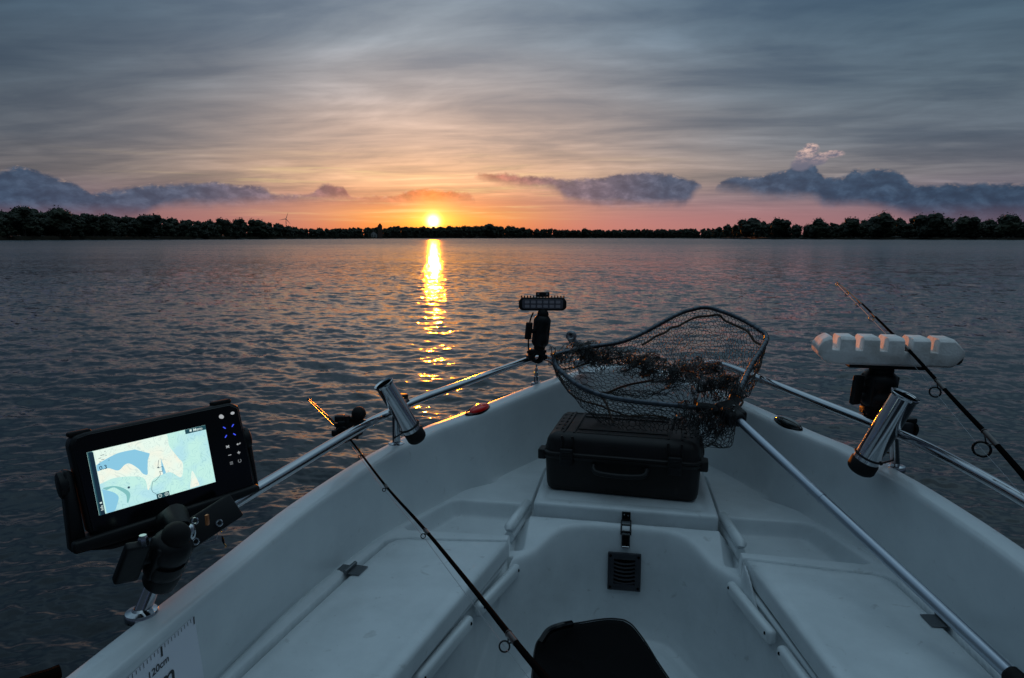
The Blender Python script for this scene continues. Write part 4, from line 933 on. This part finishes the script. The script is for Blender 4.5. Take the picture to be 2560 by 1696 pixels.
# --- work light on the bow rail
cw = at_depth(1342, 893, 2.80); t = thing('work_light', 'black LED work light on a ball arm at the tip of the left rail', 'work light', cw)
rail_clamp(t, cw, Vector((.45, -1, .05)), w=.045, r=.026)
m = MB(); m.box(cw+up*.022, CR, CF, up, .030, .022, .012, .006, 3); m.obj('base', BLK, t, sharp=50)
hd = at_depth(1356.5, 760, 2.76); hn = (EYE-hd).normalized(); hu = (up-hn*up.dot(hn)).normalized(); hx = hu.cross(hn)
m = MB(); m.prism([(a, b_) for a, b_ in ((-.097, -.016), (-.085, -.0275), (.085, -.0275), (.097, -.016), (.097, .012), (.085, .026), (-.085, .026), (-.097, .012))], hd, hx, hu, hn, -.045, .002, .005, 3)
for k in range(15): m.box(hd+hx*(-.086+k*.01229)+hu*.029-hn*.020, hx, hu, hn, .0022, .0045, .020, .001, 1)
m.obj('lamp_head', BLK, t, sharp=40)
m = MB(); m.prism([(-.083, -.016), (-.076, -.0205), (.076, -.0205), (.083, -.016), (.083, .014), (.076, .018), (-.076, .018), (-.083, .014)], hd, hx, hu, hn, .001, .0035, .001, 1); lens = m.obj('lens', GLASSD, t, sharp=40)
m = MB()
for k in range(6):
    for j in (-1, 1): m.box(hd+hx*(-.0625+k*.025)+hu*(j*.0085-.001)+hn*.0042, hx, hu, hn, .0095, .0060, .0008, .002, 1)
m.obj('led_cells', mat('led_cell', (.34, .30, .33), .25, coat=.6), lens)
m = MB(); m.box(hd+hu*.038-hn*.02, hx, hu, hn, .028, .010, .008, .003, 2); m.obj('top_bracket', BLK, t)
for q in (-.018, .018): m = MB(); m.cyl(hd+hu*.040+hx*q-hn*.011, hd+hu*.040+hx*q-hn*.0085, .0042, n=10); m.obj('bracket_bolt', STEEL, t)
socket_arm(t, at_depth(1349, 866, 2.79), at_depth(1357, 790, 2.77), .033, at_depth(1310, 818, 2.74)-at_depth(1352, 822, 2.78), .070, .026)
m = MB(); m.tube(arc_pts([at_depth(1333, 782, 2.80), at_depth(1326, 800, 2.79), at_depth(1322, 830, 2.79), at_depth(1321, 862, 2.79), at_depth(1323, 885, 2.79)]), .0032, 8); m.obj('cable', RUB, t)

# --- foam rod rest on the right rail
cw = at_depth(2188, 1046, 2.05); t = thing('rod_rest', 'notched white foam rod rest on a black ball arm over the right rail', 'rod rest', cw)
rail_clamp(t, cw, (.3, -1, 0), w=.05, r=.028)
m = MB(); m.box(cw+up*.024, CR, CF, up, .038, .028, .012, .006, 3); m.ball(cw+up*.052-CR*.040, .010, 12, (1, 1, 1.4)); m.obj('base', BLK, t, sharp=50)
socket_arm(t, at_depth(2188, 1012, 2.03), at_depth(2203, 930, 2.0), .047, at_depth(2138, 962, 1.98)-at_depth(2196, 968, 2.0), .090, .030)
pl = at_depth(2209, 914, 1.99); fx = Vector((math.cos(YAW-R(13)), math.sin(YAW-R(13)), .004)).normalized(); fy = Vector((-fx.y, fx.x, 0)).normalized(); fz = fx.cross(fy)
m = MB(); m.box(pl, fx, fy, fz, .100, .030, .0055, .002, 2); m.obj('plate', BLK, t)
fc = pl+fz*.0055+fy*.0
FL, FH, FD = .190, .082, .052
prf = [(-FL, .030), (-FL+.028, .002), (-FL+.05, 0), (FL-.035, 0), (FL-.022, .003), (FL, .034), (FL, .050), (FL-.018, FH-.008), (FL-.026, FH)]
nx_ = [.114, .048, -.016, -.080, -.142]
tops = []
for q in nx_: tops += [(q+.011, FH), (q+.009, FH-.038), (q-.011, FH-.038), (q-.011, FH)]
prf += tops+[(-FL+.030, FH), (-FL+.012, FH-.010), (-FL, .052)]
bm = bmesh.new(); nsl = [(-FD, .80), (-FD+.014, 1.0), (FD-.014, 1.0), (FD, .80)]; lay_ = []
for yv, sc_ in nsl: lay_.append([bm.verts.new((x, yv, (FH/2+(z_-FH/2)*(1-(1-sc_)*.9)) if z_ > FH-.01 or z_ < .01 or True else z_)) for x, z_ in prf])
L = len(prf)
for a_, b2 in zip(lay_[:-1], lay_[1:]):
    for i in range(L): bm.faces.new((a_[i], a_[(i+1) % L], b2[(i+1) % L], b2[i]))
bm.faces.new(lay_[0][::-1]); bm.faces.new(lay_[-1]); bmesh.ops.recalc_face_normals(bm, faces=bm.faces[:])
bmesh.ops.bevel(bm, geom=[e for e in bm.edges if e.calc_length() > .004], offset=.0022, segments=2, profile=.5, affect='EDGES', clamp_overlap=True)
m = MB(); m.bm(bm, Matrix((fx, fy, fz)).transposed().to_4x4(), fc); m.obj('foam_block', FOAM, t, sharp=40)
m = MB(); e_ = fc+fx*(FL-.006)+fz*.030-fy*.018; m.ball(e_, .024, 14, (.5, 1.0, 1.0)) ; 
m.obj('worn_corner', FOAMD, t)

# --- fishing rods
def rod(pts, rads, guides, label, lineside, seglabel=None):
    t = thing('fishing_rod', label, 'fishing rod', pts[-1], 'fishing rods resting on the boat')
    P_ = arc_pts(pts, 10); n = len(P_); rr_ = [float(np.interp(i/(n-1), np.linspace(0, 1, len(rads)), rads)) for i in range(n)]
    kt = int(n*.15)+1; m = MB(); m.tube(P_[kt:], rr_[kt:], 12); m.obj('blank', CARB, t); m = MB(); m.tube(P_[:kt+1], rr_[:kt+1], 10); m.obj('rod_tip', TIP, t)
    bd = (P_[-1]-P_[-2]).normalized(); m = MB(); m.tube([P_[-1]-bd*.005, P_[-1]+bd*.10, P_[-1]+bd*.11, P_[-1]+bd*.42, P_[-1]+bd*.43], [rads[-1]+.0005, rads[-1]+.001, .012, .0125, .008], 14); m.obj('grip', RUB, t)
    cum = [0]
    for a_, b2 in zip(P_[:-1], P_[1:]): cum.append(cum[-1]+(b2-a_).length)
    rings = []
    for f_, rg_, drp in guides:
        s_ = f_*cum[-1]; i = max(0, min(n-2, int(np.searchsorted(cum, s_))-1)); p = P_[i].lerp(P_[i+1], (s_-cum[i])/(cum[i+1]-cum[i])); dv = (P_[i+1]-P_[i]).normalized()
        r_ = rr_[i]; dn = Vector(lineside); dn = (dn-dv*dn.dot(dv)).normalized(); c_ = p+dn*(r_+drp+rg_)
        m = MB(); m.ring(c_, dv*.75+dn.cross(dv)*.66, rg_, max(.0011, rg_*.17), 20, 6); m.tube([p-dv*rg_*1.6+dn*r_*.4, c_-dn*rg_*.9, p+dv*rg_*1.1+dn*r_*.4], .0010+rg_*.04, 6)
        g_ = m.obj('guide', BLKG, t); m = MB(); m.tube([p-dv*(rg_*1.4+.002), p+dv*(rg_*1.4+.002)], r_+.0006, 12); m.tube([p-dv*(rg_*1.5+.005), p-dv*(rg_*1.5+.003)], r_+.0011, 12); m.obj('wrap', mat('thread_wrap', (.03, .012, .007), .3, coat=.5) if 'thread_wrap' not in bpy.data.materials else bpy.data.materials['thread_wrap'], g_)
        rings.append(c_)
    m = MB(); m.tube([P_[0]]+rings+[P_[-1]+Vector(lineside)*.02], .0006, 4); m.obj('line', LINE, t)
    return t
def dz(px, py, k0, kx, ref): return at_depth(px, py, 1/(k0+kx*(px-ref)))

rp = [dz(x, y, .521, .00060, 2276) for x, y in ((2095, 707), (2150, 755), (2208, 812), (2278, 882), (2388, 1003), (2480, 1100), (2575, 1208), (2720, 1378))]
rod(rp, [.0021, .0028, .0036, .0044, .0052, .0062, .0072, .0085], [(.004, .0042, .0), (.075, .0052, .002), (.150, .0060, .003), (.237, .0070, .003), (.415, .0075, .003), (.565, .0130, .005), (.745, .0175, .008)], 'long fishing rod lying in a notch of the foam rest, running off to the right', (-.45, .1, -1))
lp = [at_depth(x, y, z_) for x, y, z_ in ((771, 997, 2.36), (815, 1037, 2.2), (868, 1090, 2.03), (960, 1210, 1.74), (1060, 1322, 1.52), (1170, 1456, 1.31), (1300, 1620, 1.10), (1400, 1738, .98))]
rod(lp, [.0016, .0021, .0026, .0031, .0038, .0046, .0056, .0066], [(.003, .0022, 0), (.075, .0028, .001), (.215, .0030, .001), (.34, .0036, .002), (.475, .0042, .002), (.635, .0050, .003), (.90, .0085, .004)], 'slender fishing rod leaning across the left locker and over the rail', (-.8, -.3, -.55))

# --- hard case on the hatch
A = at_drop(1362, 1226, .8585); B = at_drop(1746, 1262, .8585); cxv = (B-A).normalized(); cxv.z = 0; cxv.normalize(); cyv = Vector((-cxv.y, cxv.x, 0)); WD = (B-A).length
t = thing('hard_case', 'black ribbed hard equipment case with two latches on the bow hatch', 'case', (A+B)/2+cyv*.16)
CD = .335; cc_ = (A+B)/2+cyv*(CD/2-.004); cc_.z = HC-.8573
def rrect(hx_, hy_, rad, n=5):
    o = []
    for sx_, sy_, a0 in ((1, 1, 0), (-1, 1, 90), (-1, -1, 180), (1, -1, 270)):
        for k in range(n+1): q = R(a0+90*k/n); o.append((sx_*(hx_-rad)+rad*math.cos(q), sy_*(hy_-rad)+rad*math.sin(q)))
    return o
def shell(m, prof, hx_, hy_, mi=0, cap0=False, cap1=False):
    rw = [[cc_+cxv*x+cyv*y+up*h for x, y in rrect(hx_+o_, hy_+o_, max(.006, .032+o_))] for o_, h in prof]; L = len(rw[0])
    m.add([p for r_ in rw for p in r_], [[a*L+i, a*L+(i+1) % L, (a+1)*L+(i+1) % L, (a+1)*L+i] for a in range(len(rw)-1) for i in range(L)], mi)
    if cap0: m.add(rw[0], [list(range(L))[::-1]], mi, False)
    if cap1: m.add(rw[-1], [list(range(L))], mi, False)
hx_, hy_ = WD/2, CD/2
m = MB(); shell(m, [(-.030, 0), (-.016, .002), (-.006, .010), (-.002, .024), (0, .05), (.003, .118), (.011, .1195), (.013, .122), (.013, .130)], hx_, hy_, 0, True); m.obj('case_base', CASE, t, sharp=40)
m = MB(); shell(m, [(.0125, .1315), (.0125, .139), (.010, .1415), (.003, .1425), (.001, .158), (-.003, .178), (-.010, .191), (-.024, .200), (-.036, .2025), (-.045, .203), (-.047, .2005), (-.052, .2005)], hx_, hy_, 0, False, True)
for q in (-.385, -.315, .300, .385): m.box(cc_+cxv*q*WD+up*.2015, cxv, cyv, up, .0045, hy_-.030, .0032, .002, 2); m.box(cc_+cxv*q*WD+up*.172-cyv*(hy_-.0005), cxv, cyv, up, .0045, .0035, .026, .002, 2)
for q in (-.62, -.30, .0, .30, .62): m.box(cc_-cxv*(WD*.424)+cyv*q*(hy_-.02)+up*.2005, cxv, cyv, up, WD*.030, .004, .0030, .002, 2); m.box(cc_+cxv*(WD*.424)+cyv*q*(hy_-.02)+up*.2005, cxv, cyv, up, WD*.030, .004, .0030, .002, 2)
for q in (-.78, -.5, .5, .78): m.box(cc_+cyv*q*hy_+up*.2015, cxv, cyv, up, WD*.30, .0035, .0025, .0015, 2)
m.obj('case_lid', CASE, t, sharp=40)
for q in (-.350, .345):
    m = MB(); c_ = cc_+cxv*q*WD-cyv*(hy_+.016)+up*.128; m.box(c_, cxv, cyv, up, .022, .007, .030, .004, 3); m.box(c_-cyv*.007-up*.016, cxv, cyv, up, .017, .003, .012, .0025, 2)
    for k in range(4): m.box(c_-cyv*.0075+up*(.004+k*.005), cxv, cyv, up, .016, .0015, .0013, .001, 1)
    m.obj('latch', BLK, t, sharp=40)
m = MB(); hc_ = cc_-cyv*(hy_+.006)+up*.094
m.tube(arc_pts([hc_-cxv*.088+up*.012, hc_-cxv*.084-cyv*.016, hc_-cxv*.064-cyv*.024-up*.007, hc_-cyv*.026-up*.010, hc_+cxv*.064-cyv*.024-up*.007, hc_+cxv*.084-cyv*.016, hc_+cxv*.088+up*.012]), .0085, 10); m.obj('handle', BLK, t)
for s_ in (-1, 1):
    m = MB(); c_ = cc_+cxv*s_*(hx_+.012)-cyv*(hy_-.030)+up*.126; m.box(c_, cxv, cyv, up, .014, .026, .018, .006, 3); m.obj('padlock_lug', CASE, t, sharp=40)
    m = MB(); c_ = cc_+cxv*s_*(hx_+.009)+cyv*.03+up*.128; m.box(c_, cxv, cyv, up, .008, .05, .010, .004, 2); m.obj('end_rib', CASE, t, sharp=40)

# --- black bag on the well floor
t = thing('bag', 'black fabric bag with a stiff top standing on the cockpit floor', 'bag', d2(.02, 1.6, 1.25))
top_poly = [at_drop(x, y, h) for x, y, h in ((1330, 1640, 1.03), (1338, 1605, 1.02), (1362, 1576, 1.01), (1400, 1560, 1.0), (1450, 1553, .99), (1531, 1543, .985), (1562, 1546, .985), (1583, 1559, .99), (1612, 1598, 1.0), (1678, 1700, 1.01), (1720, 1775, 1.01), (1640, 1960, 1.02), (1330, 1960, 1.02), (1322, 1780, 1.03))]
cen = sum(top_poly, Vector())/len(top_poly); P2 = []
for i in range(len(top_poly)):
    a_, b2 = top_poly[i], top_poly[(i+1) % len(top_poly)]
    for k in range(4): P2.append(a_.lerp(b2, k/4))
P2 = [((P2[i-1]+P2[i]*2+P2[(i+1) % len(P2)])/4) for i in range(len(P2))]; L = len(P2); rw = []
for sc_, dz_ in ((.90, None), (.99, -.20), (1.02, -.12), (1.015, -.05), (1.0, -.018), (.975, -.004), (.94, .001), (.86, -.004), (.6, -.012), (.2, -.016)):
    rw.append([Vector((cen.x+(p.x-cen.x)*sc_, cen.y+(p.y-cen.y)*sc_, (zf+.004) if dz_ is None else cen.z+(p.z-cen.z)*(sc_ if sc_ > .9 else sc_)+dz_+.004*mnoise.noise(Vector((p.x*14, p.y*14, dz_*30))))) for p in P2])
m = MB(); m.add([p for r_ in rw for p in r_], [[a*L+i, a*L+(i+1) % L, (a+1)*L+(i+1) % L, (a+1)*L+i] for a in range(len(rw)-1) for i in range(L)]); m.add(rw[-1], [list(range(L))]); m.add(rw[0], [list(range(L))[::-1]])
m.obj('body', FAB, t, sharp=0)
m = MB(); m.tube(arc_pts([at_drop(1352, 1606, 1.005), at_drop(1372, 1578, .985), at_drop(1400, 1566, .975), at_drop(1428, 1560, .985)]), .009, 10); m.obj('carry_handle', BLKG, t)
m = MB(); m.tube([rw[5][i]+up*.004 for i in range(0, L)]+[rw[5][0]+up*.004], .0022, 6, False); m.obj('piping', BLK, t)

# --- mooring rope trailing outside, lower left
t = MB(); g = random.Random(4); pr = [(50, 1712), (85, 1700), (120, 1690), (150, 1678)]
t.tube(arc_pts([at_drop(x, y, .76) for x, y in pr], 10), .012, 10); t.tube(arc_pts([at_drop(x, y+18, .79) for x, y in pr], 10), .011, 10)
RM = mat('dark_rope', (.006, .005, .004), .85, bump=(300, 1, .003)); RM.node_tree.nodes['Principled BSDF'].inputs['IOR'].default_value = 1.1
o = t.obj('mooring_rope', RM if RM else mat('dark_rope', (.008, .006, .005), .85, bump=(300, 1, .003)), None, at_drop(140, 1672, .76)); tag(o, 'black rope lying along the outside of the hull, bottom left corner', 'rope')

# --- anchor on the bow
t = thing('anchor', 'grey galvanised anchor seen through the landing net at the bow', 'anchor', at_depth(1465, 925, 2.9)); Q = lambda x, y, z=2.9: at_depth(x, y, z)
m = MB(); m.tube(arc_pts([Q(1424, 838, 2.84), Q(1436, 858, 2.86), Q(1458, 874, 2.89), Q(1466, 895, 2.92), Q(1468, 925, 2.95)]), [.017]*32+[.012], 12); m.ring(Q(1428, 840, 2.835), EYE-Q(1434, 843), .014, .009, 20, 8); m.obj('shank', GALV, t)
m = MB(); m.prism([(-.05, 0), (.0, .035), (.05, 0), (.035, -.06), (-.035, -.06)], Q(1466, 905, 2.93), CR, (up*.7+CF*.7), (up*.7-CF*.7), -.006, .006, .002, 1); m.obj('fluke', GALV, t)
m = MB(); m.tube([Q(1438, 908, 2.84), Q(1456, 905, 2.88)], .012, 16); m.ring(Q(1438, 908, 2.838), Q(1438, 908)-Q(1456, 905), .011, .004, 16, 6); m.obj('roller', STEEL, t)

# --- landing net
YK = at_depth(1824, 1030, 2.2); HE = at_depth(2530, 1690, 1.33); NA = (YK-HE).normalized()
s0 = NA.cross(up).normalized(); u0 = s0.cross(NA); NS = s0*math.cos(R(10))+u0*math.sin(R(10)); NN = NS.cross(NA)
if NN.z < 0: NN = -NN
t = thing('landing_net', 'large aluminium landing net with dark mesh, laid over the bow', 'landing net', HE)
def hp_(px, py):
    d = ray(px, py); t_ = (YK-EYE).dot(NN)/d.dot(NN); return EYE+d*t_
HK = [(1812, 1018), (1838, 994), (1878, 914), (1908, 866), (1916, 846), (1904, 828), (1850, 797), (1790, 774), (1760, 769), (1735, 773), (1690, 788), (1571, 849), (1472, 868), (1405, 882), (1386, 890), (1388, 908), (1400, 926), (1441, 960), (1499, 987), (1575, 1002), (1660, 1011), (1740, 1019), (1790, 1024)]
HPn = [hp_(*p) for p in HK]; HC3 = arc_pts(HPn, 8)
m = MB(); m.tube(HC3, .0090, 14); m.obj('hoop', HOOP, t)
m = MB(); m.tube([YK-NA*.015, HE], [.0125, .0145], 20); m.tube([YK-NA*.40, YK-NA*.45], .0142, 20); m.obj('handle', ALU, t, sharp=40)
dg = (HE-YK).normalized(); m = MB(); m.lathe([(.0145, 0), (.0185, .004), (.0195, .02), (.0195, .30), (0, .305)], HE-dg*.01, dg, 20); m.obj('grip', RUB, t)
m = MB(); tips = [hp_(1740, 1019), hp_(1846, 975)]
for q in tips: capsule(m, YK+NA*.0, q, .036, .030, NN, .009)
m.box(YK-NA*.005, NA, NS, NN, .046, .034, .022, .010, 3); m.lathe([(.019, 0), (.024, .004), (.025, .05), (.0205, .058), (.0145, .06)], YK+dg*.0, dg, 20)
m.obj('yoke', BLK, t, sharp=50)
for a_, b2 in ((-.004, .012), (-.030, -.006)): q = YK+NA*a_+NS*b2+NN*.022; m = MB(); m.cyl(q, q+NN*.003, .0042, n=10); m.obj('yoke_rivet', STEEL, t)
# bag: hexagonal mesh hung from the hoop
loop = arc_pts(HPn+[HPn[0]], 14); cl_ = [0]
for a_, b2 in zip(loop[:-1], loop[1:]): cl_.append(cl_[-1]+(b2-a_).length)
PL = cl_[-1]; cl_ = np.array(cl_); LA = np.array([tuple(p) for p in loop])
cenH = LA.mean(0)
na_ = np.array(NA); ns_ = np.array(NS); yk_ = np.array(YK)
def lop(s_): s_ = s_ % PL; return np.array([np.interp(s_, cl_, LA[:, k]) for k in range(3)])
def nz(x, y, z_, s=1.0): return mnoise.noise(Vector((x*s, y*s, z_*s)))
NU = 132; NV = 30
pit = yk_+na_*.16-ns_*(-.07)                                     # point the mesh gathers over
def bag(u, v, sc=1.0):
    """u 0..1 round the hoop, v 0..1 rim to bottom"""
    h = lop(u*PL); c = cenH*.45+pit*.55
    w = v**1.35; rad = max(0.0, 1-w*.985)
    swell = 1+.055*math.sin(min(1, v*2.2)*math.pi)
    p = c+(h-c)*rad*swell
    a_ = float((h-yk_)@na_)
    dep = .30-.17*min(1, max(0, a_/.7))                            # shallower toward the far side lying on the rail
    z_ = h[2]*(1-w)+(c[2]-dep)*w-.11*math.sin(min(1, v*1.25)*math.pi)*(.7+.5*nz(u*9, v*2, 3))
    p = np.array([p[0], p[1], z_])
    k = .030*min(1, v*3)
    p += k*np.array([nz(u*14, v*4, .3, sc), nz(u*14, v*4, 7.3, sc), .9*nz(u*11, v*5, 4.1, sc)])
    p += .012*min(1, v*4)*np.array([nz(u*60, v*16, 1.3), nz(u*60, v*16, 5.3), nz(u*60, v*16, 9.1)])
    return p
def rest_on_boat(p):
    """keep the mesh above gunwale cap and deck"""
    q = Vector(p); best = min(range(0, NP, 2), key=lambda i: (GP[i].x-q.x)**2+(GP[i].y-q.y)**2); gp = GP[best]; gn = GN[best]
    off = (q-gp).x*gn.x+(q-gp).y*gn.y
    if -.03 < off < CAPW+.01: q.z = max(q.z, gp.z+.006)
    elif off >= CAPW+.01: q.z = max(q.z, HC-.885)
    return q
verts = {}; m = MB()
def nv(i, j):
    key = (i % (2*NU), j)
    if key not in verts: verts[key] = rest_on_boat(bag((i % (2*NU))/(2*NU), min(1, j/(1.5*NV+1)), 1.0))
    return verts[key]
edges = []
# hexagon lattice in (u, v): columns i at half steps, rows of pointy hexagons
for r_ in range(NV):
    if r_ > NV*.62: step = 2
    else: step = 1
    if r_ > NV*.85: step = 4
    for c_ in range(0, NU, step):
        i0 = 2*c_+(step if r_ % 2 else 0); j0 = r_*1.5
        a_ = (i0, j0+.5); b2 = (i0+step, j0); c2 = (i0+2*step, j0+.5); dn = (i0, j0+1.5)
        edges += [(a_, b2), (b2, c2), (a_, dn)]
for a_, b2 in edges:
    p, q = nv(*a_), nv(*b2)
    if (p-q).length > .12: continue
    dv = q-p
    if dv.length < 1e-4: continue
    dv.normalize(); x_ = dv.cross(Vector((.3, .5, .81))).normalized(); y_ = dv.cross(x_); r3 = .00115
    o3 = [x_*r3, (-x_*.5+y_*.866)*r3, (-x_*.5-y_*.866)*r3]
    m.add([p+o_ for o_ in o3]+[q+o_ for o_ in o3], [[0, 1, 4, 3], [1, 2, 5, 4], [2, 0, 3, 5]], 0, True)
# lashing of the mesh round the hoop
for k in range(170):
    u_ = (k+.35*math.sin(k*2.3))/170; p = Vector(lop(u_*PL)); p2 = Vector(lop((u_+.002)*PL)); tv = (p2-p).normalized(); 
    m.ring(p+tv*.001, tv+NN*.6*(1 if k % 2 else -1), .0104, .0008, 10, 3)
m.obj('mesh_bag', NETM, t, sharp=0)
g = random.Random(9); m = MB()
def cordline(v0, u_a, u_b, n, r_, jit=.01, k=0):
    pts = []
    for i in range(n+1):
        f_ = i/n; q = rest_on_boat(bag((u_a+(u_b-u_a)*f_) % 1, v0+.02*math.sin(f_*9+k), 1.0)); pts.append(q+Vector((g.gauss(0, jit), g.gauss(0, jit), g.gauss(0, jit)+.004)))
    m.tube(arc_pts(pts, 4), r_, 7)
cordline(.10, .14, .52, 20, .0048, .004); cordline(.13, .02, .16, 8, .004, .004, 2); cordline(.16, .55, .92, 14, .003, .004, 4)
cordline(.45, .55, .95, 8, .0045, .012, 5)
m.obj('drawcord', CORD, t)
# bunched folds of slack mesh
m = MB()
def bunch(c, sx_, sy_, sz_, n, seed, a_dir=CR):
    """a crumpled, folded patch of the same hexagonal mesh"""
    g = random.Random(seed); bx = a_dir.normalized(); bz = up; by = bx.cross(bz).normalized()
    nc = max(8, int(math.sqrt(n*.9))); nr_ = max(7, int(nc*.8)); P0 = Vector(c); memo = {}
    def q(i, j):
        if (i, j) in memo: return memo[i, j]
        s_ = i/(2*nc)*2-1; t_ = j/(1.5*nr_)*2-1
        n1_ = mnoise.noise(Vector((s_*2.2, t_*2.2, seed*3.1))); n2_ = mnoise.noise(Vector((s_*4.5, t_*4.5, seed*1.7+9))); n3_ = mnoise.noise(Vector((s_*9, t_*9, seed)))
        p = P0+bx*(s_*sx_*1.9+.5*sx_*n1_+.2*sx_*n3_)+by*(sy_*1.8*math.sin(t_*3.4+n1_*3)+sy_*n2_)+bz*(sz_*2.0*n1_+sz_*1.6*math.sin(t_*5.1+s_*2.0+n2_*2)+sz_*.6*n3_)
        p += Vector((g.gauss(0, .0012), g.gauss(0, .0012), g.gauss(0, .0012))); memo[i, j] = p; return p
    for r_ in range(nr_):
        for c_ in range(nc):
            i0 = 2*c_+(r_ % 2); j0 = r_*1.5
            for a1_, a2_ in (((i0, j0+.5), (i0+1, j0)), ((i0+1, j0), (i0+2, j0+.5)), ((i0, j0+.5), (i0, j0+1.5))):
                m.tube([q(*a1_), q(*a2_)], .0011, 3, False)
bunch(hp_(1540, 880)-up*.025, .085, .035, .018, 1150, 1, hp_(1620, 905)-hp_(1470, 872))
bunch(hp_(1450, 880)-up*.02, .06, .03, .02, 420, 2)
bunch(at_depth(1650, 925, 2.5), .08, .03, .016, 560, 3, at_depth(1700, 945, 2.4)-at_depth(1600, 905, 2.6))
bunch(at_depth(1790, 960, 2.25), .045, .035, .016, 800, 4); bunch(at_depth(1760, 1045, 2.2), .040, .03, .020, 620, 5)
bunch(at_depth(1742, 928, 2.45), .05, .03, .018, 700, 6)
m.obj('slack_mesh', NETM, t, sharp=0)
# measuring sticker: a strip that follows the inner wall
W1 = wallpt(484, 1540); W2 = wallpt(318, 1694); W3_ = wallpt(508, 1690)
if W1 and W2 and W3_:
    o0 = W1[1]; e1 = (W2[1]-o0).normalized(); nn = (W2[1]-o0).cross(W3_[1]-o0).normalized(); nn = nn if nn.dot(EYE-o0) > 0 else -nn; e2 = nn.cross(e1); e2 = e2 if e2.dot(W3_[1]-o0) > 0 else -e2
    def sp(a, b_, h=0.0):
        """a along the wall going aft, b down the wall; dropped onto the wall surface"""
        q = o0+e1*a+e2*b_; d = q-EYE; best = None
        for a_ in range(6, 19):
            for i in range(0, 40):
                qq = [rows_w[a_][i], rows_w[a_][i+1], rows_w[a_+1][i+1], rows_w[a_+1][i]]
                for tri in ((qq[0], qq[1], qq[2]), (qq[0], qq[2], qq[3])):
                    ea = tri[1]-tri[0]; eb = tri[2]-tri[0]; pv = nn.cross(eb); det = ea.dot(pv)
                    if abs(det) < 1e-12: continue
                    tv = q+nn*.3-tri[0]; u_ = tv.dot(pv)/det; qv = tv.cross(ea); v_ = nn.dot(qv)/det
                    if u_ >= -1e-4 and v_ >= -1e-4 and u_+v_ <= 1.0001:
                        s_ = eb.dot(qv)/det
                        if best is None or abs(s_+.3) < abs(best+.3): best = s_
        q2 = q+nn*.3+nn*best if best is not None else q
        return q2+nn*(.0012+h)
    dn_ = (W3_[1]-o0); bs = dn_.dot(e2); as_ = dn_.dot(e1); m = MB(); NXs, NYs = 16, 8; g_ = []
    for j in range(NYs+1):
        for i in range(NXs+1):
            b_ = bs*1.05*j/NYs; a0 = as_*(b_/bs); g_.append(sp(a0+(.42-a0)*i/NXs, b_))
    m.add(g_, [[j*(NXs+1)+i, j*(NXs+1)+i+1, (j+1)*(NXs+1)+i+1, (j+1)*(NXs+1)+i] for j in range(NYs) for i in range(NXs)])
    stk = m.obj('ruler_sticker', STK, boat)
    m = MB(); cm_ = .0088
    for k in range(34):
        a_ = .002+k*cm_; Lk = .016 if k % 10 == 0 else (.0095 if k % 5 == 0 else .0078); w = .0015 if k % 10 == 0 else .0006
        if k % 10 == 0 and k: Lk = .020; w = .0022
        m.add([sp(a_-w, .0, .0008), sp(a_+w, .0, .0008), sp(a_+w, Lk, .0008), sp(a_-w, Lk, .0008)], [[0, 1, 2, 3]], 0, False)
    def wtext(s_, a, b_, size, wid=1.0):
        v, f = textmesh(s_, size); m.add([sp(a-x*wid, b_-y, .0008) for x, y, _ in v], f, 0, False)
    wtext('120cm', .128, .040, .0200)
    wtext('cm', .128, .088, .055)
    m.obj('ruler_print', INK, stk, sharp=0)
